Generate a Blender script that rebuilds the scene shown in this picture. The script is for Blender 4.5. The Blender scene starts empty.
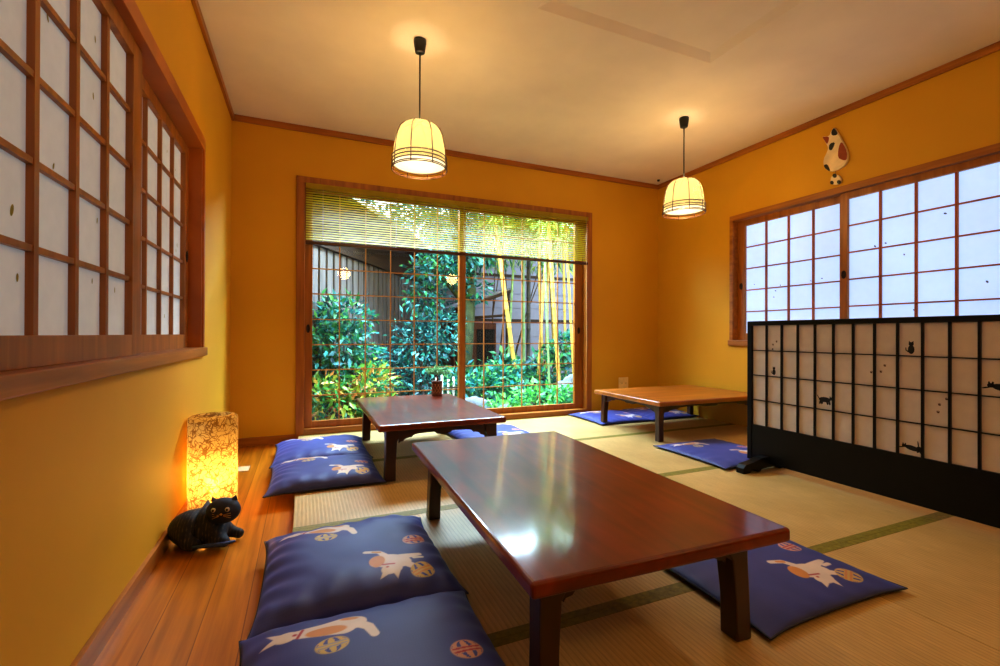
import bpy, bmesh, math, random
import numpy as np
from mathutils import Vector, Matrix, noise
from mathutils.geometry import tessellate_polygon
random.seed(7)
RNG = np.random.default_rng(11)
C = bpy.context.scene.collection
PI = math.pi

# ------------------------------------------------------------------ helpers
def lin(r, g, b):
    f = lambda c: (c / 255 / 12.92) if c / 255 <= .04045 else ((c / 255 + .055) / 1.055) ** 2.4
    return (f(r), f(g), f(b), 1)

def new_mat(name):
    m = bpy.data.materials.new(name); m.use_nodes = True
    nt = m.node_tree; nt.nodes.clear()
    out = nt.nodes.new('ShaderNodeOutputMaterial')
    return m, nt, out

def nd(nt, kind, **kw):
    n = nt.nodes.new(kind)
    for k, v in kw.items():
        if k in n.inputs: n.inputs[k].default_value = v
        else: setattr(n, k, v)
    return n

def ramp(nt, fac, stops):
    n = nt.nodes.new('ShaderNodeValToRGB')
    el = n.color_ramp.elements
    el[0].position, el[0].color = stops[0]
    el[1].position, el[1].color = stops[-1]
    for p, c in stops[1:-1]:
        e = el.new(p); e.color = c
    nt.links.new(fac, n.inputs[0])
    return n.outputs[0]

def plain(name, col, rough=.5, metal=0, spec=.5, noise_amt=.12, nscale=18, bump=0, coat=0):
    m, nt, out = new_mat(name)
    b = nd(nt, 'ShaderNodeBsdfPrincipled', Roughness=rough, Metallic=metal)
    b.inputs['Specular IOR Level'].default_value = spec
    b.inputs['Coat Weight'].default_value = coat
    tc = nd(nt, 'ShaderNodeTexCoord')
    n = nd(nt, 'ShaderNodeTexNoise', Scale=nscale, Detail=4)
    nt.links.new(tc.outputs['Object'], n.inputs['Vector'])
    lo = tuple(c * (1 - noise_amt) for c in col[:3]) + (1,)
    hi = tuple(min(1, c * (1 + noise_amt)) for c in col[:3]) + (1,)
    nt.links.new(ramp(nt, n.outputs['Fac'], [(.3, lo), (.7, hi)]), b.inputs['Base Color'])
    if bump:
        bp = nd(nt, 'ShaderNodeBump', Strength=bump, Distance=.01)
        n2 = nd(nt, 'ShaderNodeTexNoise', Scale=nscale * 6, Detail=5)
        nt.links.new(tc.outputs['Object'], n2.inputs['Vector'])
        nt.links.new(n2.outputs['Fac'], bp.inputs['Height'])
        nt.links.new(bp.outputs['Normal'], b.inputs['Normal'])
    nt.links.new(b.outputs[0], out.inputs[0])
    return m

def wood(name, dark, light, rough=.4, stretch=(1, 1, 12), scale=3.0, coat=0, bump=.05, coat_rough=.12, big=0, spec=.5):
    m, nt, out = new_mat(name)
    b = nd(nt, 'ShaderNodeBsdfPrincipled', Roughness=rough)
    b.inputs['Coat Weight'].default_value = coat
    b.inputs['Coat Roughness'].default_value = coat_rough
    b.inputs['Specular IOR Level'].default_value = spec
    tc = nd(nt, 'ShaderNodeTexCoord')
    mp = nd(nt, 'ShaderNodeMapping')
    mp.inputs['Scale'].default_value = tuple(scale * 12 / s for s in stretch)
    nt.links.new(tc.outputs['Object'], mp.inputs['Vector'])
    n = nd(nt, 'ShaderNodeTexNoise', Scale=1, Detail=6, Distortion=.6)
    nt.links.new(mp.outputs[0], n.inputs['Vector'])
    c = ramp(nt, n.outputs['Fac'], [(.25, dark), (.75, light)])
    if big:
        n3 = nd(nt, 'ShaderNodeTexNoise', Scale=big, Detail=3)
        nt.links.new(tc.outputs['Object'], n3.inputs['Vector'])
        mx = nd(nt, 'ShaderNodeMix', data_type='RGBA', blend_type='MULTIPLY')
        mx.inputs[0].default_value = 1
        nt.links.new(c, mx.inputs[6])
        nt.links.new(ramp(nt, n3.outputs['Fac'], [(.3, (.6, .55, .5, 1)), (.7, (1.15, 1.1, 1.05, 1))]), mx.inputs[7])
        c = mx.outputs[2]
    nt.links.new(c, b.inputs['Base Color'])
    if bump:
        bp = nd(nt, 'ShaderNodeBump', Strength=bump, Distance=.01)
        nt.links.new(n.outputs['Fac'], bp.inputs['Height'])
        nt.links.new(bp.outputs['Normal'], b.inputs['Normal'])
        if coat: nt.links.new(bp.outputs['Normal'], b.inputs['Coat Normal'])
    nt.links.new(b.outputs[0], out.inputs[0])
    return m

class MB:
    """collects faces into one mesh; every face carries a material slot"""
    def __init__(s): s.v = []; s.f = []; s.m = []; s.smooth = []
    def add(s, vs, fs, mi=0, smooth=False):
        o = len(s.v); s.v += [tuple(p) for p in vs]
        for f in fs:
            s.f.append(tuple(i + o for i in f)); s.m.append(mi); s.smooth.append(smooth)
        return s
    def box(s, x0, x1, y0, y1, z0, z1, mi=0, bev=0):
        bm = bmesh.new()
        bmesh.ops.create_cube(bm, size=1)
        for v in bm.verts:
            v.co = Vector(((x0 + x1) / 2 + v.co.x * (x1 - x0), (y0 + y1) / 2 + v.co.y * (y1 - y0), (z0 + z1) / 2 + v.co.z * (z1 - z0)))
        if bev: bmesh.ops.bevel(bm, geom=bm.edges[:], offset=bev, segments=2, affect='EDGES', profile=.6)
        return s.bm(bm, mi)
    def bm(s, bm, mi=0, smooth=False):
        bm.verts.index_update()
        s.add([v.co for v in bm.verts], [[v.index for v in f.verts] for f in bm.faces], mi, smooth)
        bm.free(); return s
    def prism(s, pts, fn, t0, t1, mi=0, bev=0):
        """2D outline extruded from t0 to t1; fn(a, b, t) gives the 3D point"""
        n = len(pts)
        tri = tessellate_polygon([[Vector((p[0], p[1], 0)) for p in pts]])
        vs = [fn(a, b, t0) for a, b in pts] + [fn(a, b, t1) for a, b in pts]
        fs = [tuple(t) for t in tri] + [tuple(i + n for i in reversed(t)) for t in tri]
        fs += [(i, (i + 1) % n, (i + 1) % n + n, i + n) for i in range(n)]
        return s.add(vs, fs, mi)
    def flat(s, pts, fn, mi=0):
        tri = tessellate_polygon([[Vector((p[0], p[1], 0)) for p in pts]])
        return s.add([fn(a, b) for a, b in pts], [tuple(t) for t in tri], mi)
    def lathe(s, prof, cx=0, cy=0, n=32, mi=0, caps=False):
        vs = []; fs = []
        for r, z in prof:
            vs += [(cx + r * math.cos(2 * PI * k / n), cy + r * math.sin(2 * PI * k / n), z) for k in range(n)]
        for i in range(len(prof) - 1):
            fs += [(i * n + k, i * n + (k + 1) % n, (i + 1) * n + (k + 1) % n, (i + 1) * n + k) for k in range(n)]
        if caps:
            fs.append(tuple(range(n - 1, -1, -1))); fs.append(tuple((len(prof) - 1) * n + k for k in range(n)))
        return s.add(vs, fs, mi, True)
    def tube(s, pts, rad, n=8, mi=0, closed=False):
        pts = [Vector(p) for p in pts]; L = len(pts); vs = []; fs = []
        rads = rad if isinstance(rad, (list, tuple)) else [rad] * L
        ref = None
        for i, p in enumerate(pts):
            a = pts[(i - 1) % L] if (closed or i) else p
            b = pts[(i + 1) % L] if (closed or i < L - 1) else p
            t = (b - a).normalized()
            if ref is None:
                ref = Vector((0, 0, 1)) if abs(t.z) < .9 else Vector((1, 0, 0))
            u = (ref - t * ref.dot(t)).normalized(); w = t.cross(u); ref = u
            vs += [p + (u * math.cos(2 * PI * k / n) + w * math.sin(2 * PI * k / n)) * rads[i] for k in range(n)]
        for i in range(L if closed else L - 1):
            j = (i + 1) % L
            fs += [(i * n + k, i * n + (k + 1) % n, j * n + (k + 1) % n, j * n + k) for k in range(n)]
        if not closed:
            fs.append(tuple(range(n - 1, -1, -1))); fs.append(tuple((L - 1) * n + k for k in range(n)))
        return s.add(vs, fs, mi, True)
    def ball(s, c, r, mi=0, seg=20, rings=12, M=None):
        bm = bmesh.new(); bmesh.ops.create_uvsphere(bm, u_segments=seg, v_segments=rings, radius=1)
        R = Matrix.Translation(c) @ (M or Matrix()) @ Matrix.Diagonal((r[0], r[1], r[2], 1))
        bmesh.ops.transform(bm, matrix=R, verts=bm.verts)
        return s.bm(bm, mi, True)
    def build(s, name, mats, parent=None):
        me = bpy.data.meshes.new(name)
        me.from_pydata(s.v, [], s.f)
        if not isinstance(mats, (list, tuple)): mats = [mats]
        for m in mats: me.materials.append(m)
        me.polygons.foreach_set('material_index', s.m)
        me.polygons.foreach_set('use_smooth', s.smooth)
        bm = bmesh.new(); bm.from_mesh(me)
        bmesh.ops.recalc_face_normals(bm, faces=bm.faces[:]); bm.to_mesh(me); bm.free()
        me.update()
        o = bpy.data.objects.new(name, me); C.objects.link(o)
        if parent is not None: o.parent = parent
        return o

def tag(o, label=None, cat=None, group=None, kind=None):
    if label: o['label'] = label
    if cat: o['category'] = cat
    if group: o['group'] = group
    if kind: o['kind'] = kind
    return o
def empty(name, loc=(0, 0, 0), rz=0):
    o = bpy.data.objects.new(name, None); C.objects.link(o)
    o.location = loc; o.rotation_euler = (0, 0, rz); o.empty_display_size = .05
    return o
def struct(o, label=None): return tag(o, label, kind='structure')
def copy_tree(o, parent=None):
    c = o.copy(); C.objects.link(c)
    if parent is not None: c.parent = parent
    for ch in list(o.children): copy_tree(ch, c)
    return c

# ------------------------------------------------------------------ room numbers (metres)
W, D, H = 3.92, 3.80, 2.40
Y0 = -1.7
TZ = .05              # tatami surface above the boarded strip
TX = .45              # where the tatami begin

# ------------------------------------------------------------------ materials
def wall_mat():
    m, nt, out = new_mat('mustard_plaster')
    b = nd(nt, 'ShaderNodeBsdfPrincipled', Roughness=.62)
    b.inputs['Specular IOR Level'].default_value = .35
    tc = nd(nt, 'ShaderNodeTexCoord')
    n = nd(nt, 'ShaderNodeTexNoise', Scale=1.3, Detail=5)
    nt.links.new(tc.outputs['Object'], n.inputs['Vector'])
    nt.links.new(ramp(nt, n.outputs['Fac'], [(.3, (.60, .33, .014, 1)), (.7, (.67, .38, .02, 1))]), b.inputs['Base Color'])
    n2 = nd(nt, 'ShaderNodeTexNoise', Scale=220, Detail=3)
    nt.links.new(tc.outputs['Object'], n2.inputs['Vector'])
    bp = nd(nt, 'ShaderNodeBump', Strength=.12, Distance=.003)
    nt.links.new(n2.outputs['Fac'], bp.inputs['Height']); nt.links.new(bp.outputs[0], b.inputs['Normal'])
    nt.links.new(b.outputs[0], out.inputs[0]); return m
M_WALL = wall_mat()
M_CEIL = plain('ceiling_plaster', (.80, .735, .65, 1), rough=.85, spec=.2, noise_amt=.05, nscale=2.5, bump=.05)
M_TRIM = wood('cedar_trim', lin(140, 72, 12), lin(196, 116, 34), rough=.42, stretch=(6, 6, 6), scale=1.2)
M_TRIMY = wood('cedar_trim_along_wall', lin(134, 78, 16), lin(184, 120, 40), rough=.42, stretch=(1, 16, 1), scale=2.2)
M_TRIMX = wood('cedar_trim_across', lin(134, 76, 14), lin(182, 116, 38), rough=.4, stretch=(16, 1, 1), scale=2.2)
M_TRIMZ = wood('cedar_trim_upright', lin(130, 74, 14), lin(178, 112, 36), rough=.4, stretch=(1, 1, 16), scale=2.2)
M_PALE = plain('pale_lattice_wood', lin(196, 140, 74), rough=.45, noise_amt=.1)
M_REDW = wood('red_lattice_wood', lin(140, 60, 18), lin(184, 96, 40), rough=.45, stretch=(4, 4, 4), scale=1.5)

def floor_mat():
    m, nt, out = new_mat('boarded_floor')
    b = nd(nt, 'ShaderNodeBsdfPrincipled', Roughness=.3)
    b.inputs['Coat Weight'].default_value = .3; b.inputs['Coat Roughness'].default_value = .2
    tc = nd(nt, 'ShaderNodeTexCoord')
    sep = nd(nt, 'ShaderNodeSeparateXYZ'); nt.links.new(tc.outputs['Object'], sep.inputs[0])
    fx = nd(nt, 'ShaderNodeMath', operation='MULTIPLY'); fx.inputs[1].default_value = 1 / .112
    nt.links.new(sep.outputs['X'], fx.inputs[0])
    fr = nd(nt, 'ShaderNodeMath', operation='FRACT'); nt.links.new(fx.outputs[0], fr.inputs[0])
    fl = nd(nt, 'ShaderNodeMath', operation='FLOOR'); nt.links.new(fx.outputs[0], fl.inputs[0])
    mp = nd(nt, 'ShaderNodeMapping'); mp.inputs['Scale'].default_value = (40, 1.8, 1)
    nt.links.new(tc.outputs['Object'], mp.inputs[0])
    n = nd(nt, 'ShaderNodeTexNoise', Scale=1, Detail=6, Distortion=.5); nt.links.new(mp.outputs[0], n.inputs['Vector'])
    c = ramp(nt, n.outputs['Fac'], [(.25, lin(160, 90, 8)), (.75, lin(216, 138, 26))])
    wn = nd(nt, 'ShaderNodeTexWhiteNoise', noise_dimensions='1D'); nt.links.new(fl.outputs[0], wn.inputs['W'])
    mx = nd(nt, 'ShaderNodeMix', data_type='RGBA', blend_type='MULTIPLY'); mx.inputs[0].default_value = 1
    nt.links.new(c, mx.inputs[6])
    nt.links.new(ramp(nt, wn.outputs['Value'], [(0, (.8, .78, .76, 1)), (1, (1.05, 1.03, 1, 1))]), mx.inputs[7])
    g = ramp(nt, fr.outputs[0], [(0, (.35, .3, .25, 1)), (.012, (.35, .3, .25, 1)), (.03, (1, 1, 1, 1)), (1, (1, 1, 1, 1))])
    m2 = nd(nt, 'ShaderNodeMix', data_type='RGBA', blend_type='MULTIPLY'); m2.inputs[0].default_value = 1
    nt.links.new(mx.outputs[2], m2.inputs[6]); nt.links.new(g, m2.inputs[7])
    nt.links.new(m2.outputs[2], b.inputs['Base Color'])
    nt.links.new(b.outputs[0], out.inputs[0]); return m
M_FLOOR = floor_mat()

def tatami_mat_():
    m, nt, out = new_mat('tatami_rush')
    b = nd(nt, 'ShaderNodeBsdfPrincipled', Roughness=.40)
    b.inputs['Specular IOR Level'].default_value = .6
    tc = nd(nt, 'ShaderNodeTexCoord')
    n = nd(nt, 'ShaderNodeTexNoise', Scale=3.5, Detail=4); nt.links.new(tc.outputs['Object'], n.inputs['Vector'])
    mp = nd(nt, 'ShaderNodeMapping'); mp.inputs['Scale'].default_value = (300, 14, 1)
    nt.links.new(tc.outputs['Object'], mp.inputs[0])
    n2 = nd(nt, 'ShaderNodeTexNoise', Scale=1, Detail=3); nt.links.new(mp.outputs[0], n2.inputs['Vector'])
    c = ramp(nt, n.outputs['Fac'], [(.3, lin(192, 162, 104)), (.7, lin(212, 184, 126))])
    mx = nd(nt, 'ShaderNodeMix', data_type='RGBA', blend_type='MULTIPLY'); mx.inputs[0].default_value = 1
    nt.links.new(c, mx.inputs[6])
    nt.links.new(ramp(nt, n2.outputs['Fac'], [(.3, (.82, .8, .76, 1)), (.7, (1.06, 1.05, 1.02, 1))]), mx.inputs[7])
    w = nd(nt, 'ShaderNodeTexWave', Scale=20.5, Distortion=.25, bands_direction='X'); w.inputs['Detail'].default_value = 1
    nt.links.new(tc.outputs['Object'], w.inputs['Vector'])
    m2 = nd(nt, 'ShaderNodeMix', data_type='RGBA', blend_type='MULTIPLY'); m2.inputs[0].default_value = 1
    nt.links.new(mx.outputs[2], m2.inputs[6])
    nt.links.new(ramp(nt, w.outputs['Fac'], [(0, (.86, .84, .80, 1)), (.35, (1, 1, 1, 1)), (1, (1.02, 1.02, 1.02, 1))]), m2.inputs[7])
    nt.links.new(m2.outputs[2], b.inputs['Base Color'])
    bp = nd(nt, 'ShaderNodeBump', Strength=.14, Distance=.003)
    nt.links.new(w.outputs['Fac'], bp.inputs['Height']); nt.links.new(bp.outputs[0], b.inputs['Normal'])
    nt.links.new(b.outputs[0], out.inputs[0]); return m
M_TATAMI = tatami_mat_()
M_HERI = plain('green_brocade_border', lin(128, 118, 36), rough=.6, noise_amt=.3, nscale=60)

def paper(name, col, emis, strength, transl=0):
    m, nt, out = new_mat(name)
    tc = nd(nt, 'ShaderNodeTexCoord')
    n = nd(nt, 'ShaderNodeTexNoise', Scale=24, Detail=6); nt.links.new(tc.outputs['Object'], n.inputs['Vector'])
    c = ramp(nt, n.outputs['Fac'], [(.3, tuple(x * .93 for x in col[:3]) + (1,)), (.7, col)])
    d = nd(nt, 'ShaderNodeBsdfDiffuse'); nt.links.new(c, d.inputs['Color'])
    last = d.outputs[0]
    if transl:
        t = nd(nt, 'ShaderNodeBsdfTranslucent'); nt.links.new(c, t.inputs['Color'])
        mx = nd(nt, 'ShaderNodeMixShader', Fac=transl); nt.links.new(last, mx.inputs[1]); nt.links.new(t.outputs[0], mx.inputs[2]); last = mx.outputs[0]
    if strength:
        e = nd(nt, 'ShaderNodeEmission', Strength=strength)  # emission stands in for daylight coming through the paper
        n3 = nd(nt, 'ShaderNodeTexNoise', Scale=1.6, Detail=3); nt.links.new(tc.outputs['Object'], n3.inputs['Vector'])
        nt.links.new(ramp(nt, n3.outputs['Fac'], [(.3, tuple(x * .82 for x in emis[:3]) + (1,)), (.7, emis)]), e.inputs['Color'])
        a = nd(nt, 'ShaderNodeAddShader'); nt.links.new(last, a.inputs[0]); nt.links.new(e.outputs[0], a.inputs[1]); last = a.outputs[0]
    nt.links.new(last, out.inputs[0]); return m
M_PAPER_R = paper('daylight_glow_shoji_paper', (.36, .38, .42, 1), (.42, .62, .96, 1), 1.02)  # paper glows by itself to imitate bright daylight from outside
M_PAPER_L = paper('faint_glow_shoji_paper', (.62, .61, .60, 1), (.33, .44, .52, 1), .30)  # weak bluish glow put into the paper as faint daylight
M_PAPER_S = paper('screen_paper', (.72, .67, .61, 1), (1, 1, 1, 1), 0, .25)
M_SPECK = plain('pressed_leaf', lin(150, 140, 60), rough=.8)
M_SPECKD = plain('grey_leaf_fleck', lin(92, 100, 112), rough=.8)
M_INK = plain('black_ink', (.008, .007, .007, 1), rough=.7)
M_INKB = plain('brown_ink', lin(96, 70, 50), rough=.8)
M_BLACK = plain('black_lacquer', (.004, .0035, .0035, 1), rough=.3, spec=.2, noise_amt=.2)
M_PULL = plain('dark_pull_metal', (.03, .02, .015, 1), rough=.35, metal=.6)
M_TABLE = wood('varnished_table_top', lin(84, 22, 2), lin(138, 46, 6), rough=.36, stretch=(1, 10, 1), scale=1.1, coat=.8, coat_rough=.10, bump=.045, big=3.2, spec=.2)
M_TABLE_DK = wood('dark_table_top', lin(100, 34, 8), lin(146, 60, 20), rough=.4, stretch=(1, 10, 1), scale=1.1, coat=.8, coat_rough=.09, bump=.03, big=3.2, spec=.25)
M_TABLE_LT = wood('orange_table_top', lin(140, 80, 18), lin(186, 112, 32), rough=.4, stretch=(10, 1, 1), scale=1.1, coat=.4, coat_rough=.2, bump=.03)
M_LEG = wood('dark_table_leg', lin(34, 9, 2), lin(64, 21, 6), rough=.35, stretch=(1, 1, 8), scale=1.4, coat=.4, coat_rough=.18)
M_GLASS = None
def glass_mat():
    m, nt, out = new_mat('window_glass')
    t = nd(nt, 'ShaderNodeBsdfTransparent'); t.inputs['Color'].default_value = (.94, .97, .96, 1)
    g = nd(nt, 'ShaderNodeBsdfGlossy', Roughness=.02)
    fr = nd(nt, 'ShaderNodeFresnel', IOR=1.5)
    tc = nd(nt, 'ShaderNodeTexCoord'); n = nd(nt, 'ShaderNodeTexNoise', Scale=3); nt.links.new(tc.outputs['Object'], n.inputs['Vector'])
    mu = nd(nt, 'ShaderNodeMath', operation='MULTIPLY_ADD'); mu.inputs[1].default_value = .02; nt.links.new(n.outputs['Fac'], mu.inputs[0]); nt.links.new(fr.outputs[0], mu.inputs[2])
    mx = nd(nt, 'ShaderNodeMixShader'); nt.links.new(mu.outputs[0], mx.inputs[0]); nt.links.new(t.outputs[0], mx.inputs[1]); nt.links.new(g.outputs[0], mx.inputs[2])
    nt.links.new(mx.outputs[0], out.inputs[0]); return m
M_GLASS = glass_mat()

# ------------------------------------------------------------------ room shell
LW = dict(y0=.90, y1=2.79, z0=.74, z1=1.80)      # left window opening
BW = dict(x0=.47, x1=3.04, z0=.07, z1=1.985)     # garden window opening
RW = dict(y0=1.13, y1=2.868, z0=.765, z1=1.825)   # right window opening
T = .14
struct(MB().box(-T, W + T, Y0 - T, D + T, -.12, 0).build('floor', M_FLOOR))
m = MB()
for b_ in ((-T, 1.52, Y0 - T, D + T), (2.65, W + T, Y0 - T, D + T), (1.52, 2.65, Y0 - T, .85), (1.52, 2.65, 1.97, D + T)): m.box(*b_, H, H + .1)
struct(m.build('ceiling', M_CEIL))
def holed(mk, a0, a1, z0, z1, o):
    mk(a0, o[0], z0, z1); mk(o[1], a1, z0, z1); mk(o[0], o[1], z0, o[2]); mk(o[0], o[1], o[3], z1)
m = MB(); holed(lambda a, b, c, d: m.box(-T, 0, a, b, c, d), Y0, D, 0, H, (LW['y0'], LW['y1'], LW['z0'], LW['z1'])); struct(m.build('wall_left', M_WALL))
m = MB(); holed(lambda a, b, c, d: m.box(W, W + T, a, b, c, d), Y0, D, 0, H, (RW['y0'], RW['y1'], RW['z0'], RW['z1'])); struct(m.build('wall_right', M_WALL))
m = MB(); holed(lambda a, b, c, d: m.box(a, b, D, D + T, c, d), -T, W + T, 0, H, (BW['x0'], BW['x1'], BW['z0'], BW['z1'])); struct(m.build('wall_back', M_WALL))
struct(MB().box(-T, W + T, Y0 - T, Y0, 0, H).build('wall_front', M_WALL))
# cornice and skirting
ct, cz = .018, .045
struct(MB().box(0, ct, Y0, D, H - cz, H, bev=.003).build('trim_1', M_TRIMY))
struct(MB().box(ct, W - ct, D - ct, D, H - cz, H, bev=.003).build('trim_2', M_TRIMX))
struct(MB().box(W - ct, W, Y0, D, H - cz, H, bev=.003).build('trim_3', M_TRIMY))
struct(MB().box(0, .014, Y0, D - .014, 0, .06, bev=.002).build('baseboard_left', M_TRIMY))
struct(MB().box(0, BW['x0'] - .04, D - .014, D, 0, .06, bev=.002).build('baseboard_back', M_TRIMX))
a_, b_, c_, d_, e_ = 1.52, 2.65, .85, 1.97, .055
m = MB(); m.add([(a_, c_, H), (b_, c_, H), (b_, d_, H), (a_, d_, H), (a_ + e_, c_ + e_, H + .019), (b_ - e_, c_ + e_, H + .019), (b_ - e_, d_ - e_, H + .019), (a_ + e_, d_ - e_, H + .019)],
    [(0, 1, 5, 4), (1, 2, 6, 5), (2, 3, 7, 6), (3, 0, 4, 7), (4, 5, 6, 7)])
struct(m.build('trim_4', M_CEIL), 'shallow square recess in the ceiling')
struct(MB().box(1.5, 2.67, .83, 1.99, H + .03, H + .09).build('trim_5', M_CEIL))

# ------------------------------------------------------------------ paper windows (left and right walls)
def paper_sash(parent, inward, plane, y0, y1, z0, z1, ncol, paper_m, bar_m, specks, stile=.07, rail=(.05, .045), pull_y=None, barw=(.026, .016), depth=.028):
    """a sliding sash in a plane x = plane; inward = +1 if the room is on the +x side"""
    s = inward
    f = MB()
    xa, xb = sorted((plane, plane - s * depth))
    f.box(xa, xb, y0, y0 + stile, z0, z1, bev=.002); f.box(xa, xb, y1 - stile, y1, z0, z1, bev=.002)
    f.box(xa, xb, y0 + stile, y1 - stile, z0, z0 + rail[0], bev=.002); f.box(xa, xb, y0 + stile, y1 - stile, z1 - rail[1], z1, bev=.002)
    fo = f.build('sash_frame', M_TRIMZ, parent)
    gy0, gy1, gz0, gz1 = y0 + stile, y1 - stile, z0 + rail[0], z1 - rail[1]
    l = MB()
    pa, pb = sorted((plane - s * .006, plane - s * .020))
    for i in range(1, ncol):
        y = gy0 + (gy1 - gy0) * i / ncol; l.box(pa, pb, y - barw[0] / 2, y + barw[0] / 2, gz0, gz1)
    pa2, pb2 = sorted((plane - s * .008, plane - s * .020))
    for i in range(1, 5):
        z = gz0 + (gz1 - gz0) * i / 5; l.box(pa2, pb2, gy0, gy1, z - barw[1] / 2, z + barw[1] / 2)
    l.build('lattice', bar_m, fo)
    p = MB(); xp = plane - s * .0205
    p.add([(xp, gy0, gz0), (xp, gy1, gz0), (xp, gy1, gz1), (xp, gy0, gz1)], [(0, 1, 2, 3)], 0)
    for (cy, cz_, rr, el, an, mi) in specks:
        pts = [(cy + rr * (math.cos(a) * math.cos(an) - el * math.sin(a) * math.sin(an)), cz_ + rr * (math.cos(a) * math.sin(an) + el * math.sin(a) * math.cos(an))) for a in [k * PI / 5 for k in range(10)]]
        if all(gy0 < q[0] < gy1 and gz0 < q[1] < gz1 for q in pts):
            p.flat(pts, lambda a, b: (xp + s * .0008, a, b), mi)
    p.build('paper', [paper_m, M_SPECK, M_SPECKD], fo)
    if pull_y is not None:
        q = MB(); q.lathe([(.002, 0), (.02, 0), (.022, .002), (.022, .004), (.0165, .004), (.016, .001), (.001, .001)], n=20)
        q.v = [(plane + s * z, pull_y + y * .7, (z0 + z1) / 2 - .05 + x * 1.3) for x, y, z in q.v]
        q.build('finger_pull', M_PULL, fo)
    return fo

rs = random.Random(3)
w1 = struct(empty('window_1', (0, 0, 0)), 'paper sliding window on the left wall in a cedar frame')
c = MB()
zl = LW['z1'] - .03
c.box(-T, .010, LW['y1'] - .002, LW['y1'] + .028, LW['z0'] + .008, zl, bev=.003)
c.box(-T, -.0, LW['y1'] - .015, LW['y1'] - .0005, LW['z0'] + .008, zl)
c.box(-T, .012, LW['y0'] - .04, LW['y0'] + .0, LW['z0'] + .008, zl, bev=.003)
c.box(-T, .010, LW['y0'] - .04, LW['y1'] + .028, zl, LW['z1'] + .035, bev=.003)
c.build('casing', M_TRIM, w1)
c = MB(); c.box(-T, .022, LW['y0'] - .045, LW['y1'] + .034, LW['z0'] - .035, LW['z0'] + .008, bev=.004)
c.build('sill', M_TRIMY, w1)
def leafspecks(y0, y1, n, mi):
    return [(rs.uniform(y0, y1), rs.uniform(.84, 1.7), rs.uniform(.005, .011), rs.uniform(.35, .5), rs.uniform(.9, 2.2), mi) for _ in range(n)]
# near sash in front, far sash behind it (glass rows .815 - 1.715)
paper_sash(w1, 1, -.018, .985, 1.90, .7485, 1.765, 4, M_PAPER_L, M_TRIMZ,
           [(1.20, 1.06, .013, .45, 1.3, 1), (1.17, 1.36, .012, .4, 1.9, 1), (1.22, .93, .009, .5, 1.5, 1), (1.36, 1.2, .009, .4, 1.2, 1),
            (1.33, 1.52, .010, .4, 1.9, 1), (1.6, 1.13, .009, .4, 1.4, 1), (1.57, 1.46, .010, .4, 1.7, 1), (1.62, .9, .008, .4, 1.5, 1), (1.57, .96, .008, .4, 1.5, 1),
            (1.73, .95, .009, .35, 1.5, 1), (1.58, 1.62, .010, .4, 1.7, 1), (1.45, .9, .006, .4, 1.5, 2), (1.74, 1.36, .008, .4, 1.5, 1)], rail=(.066, .052), stile=.085, barw=(.019, .014))
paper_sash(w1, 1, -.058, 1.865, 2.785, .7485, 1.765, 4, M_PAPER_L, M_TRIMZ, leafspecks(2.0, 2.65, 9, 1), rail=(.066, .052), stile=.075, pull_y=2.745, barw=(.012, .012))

w3 = struct(empty('window_3'), 'paper sliding window on the right wall in a cedar frame')
c = MB()
zr = RW['z1'] - .015
c.box(W - .018, W + T, RW['y1'] - .0015, RW['y1'] + .03, RW['z0'] + .012, zr, bev=.003)
c.box(W - .018, W + T, RW['y0'] - .03, RW['y0'] + .0015, RW['z0'] + .012, zr, bev=.003)
c.box(W - .018, W + T, RW['y0'] - .03, RW['y1'] + .03, zr, RW['z1'] + .03, bev=.003)
c.build('casing', M_TRIMY, w3)
MB().box(W - .026, W + T, RW['y0'] - .04, RW['y1'] + .04, RW['z0'] - .035, RW['z0'] + .012, bev=.004).build('sill', M_TRIMY, w3)
fl = [(2.72, 1.25, .005, .6, 1, 2), (2.53, 1.18, .007, .6, .4, 2), (2.49, 1.22, .006, .6, 2, 2), (2.545, 1.13, .006, .6, 1, 2), (2.25, 1.23, .006, .5, 1, 2), (2.17, 1.24, .007, .5, .3, 2)]
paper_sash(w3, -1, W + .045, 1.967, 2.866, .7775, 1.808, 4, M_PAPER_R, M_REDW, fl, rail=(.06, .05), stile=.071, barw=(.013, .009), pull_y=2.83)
fl = [(1.81, 1.41, .008, .6, 1, 2), (1.75, 1.42, .007, .6, .5, 2), (1.65, 1.33, .006, .6, 1, 2), (1.45, 1.54, .008, .6, .5, 2), (1.27, 1.12, .008, .6, 1, 2), (1.6, .98, .006, .6, 1, 2)]
paper_sash(w3, -1, W + .008, 1.16, 2.010, .7775, 1.808, 4, M_PAPER_R, M_REDW, fl, rail=(.06, .045), stile=.045, barw=(.013, .009), pull_y=1.988)

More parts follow.
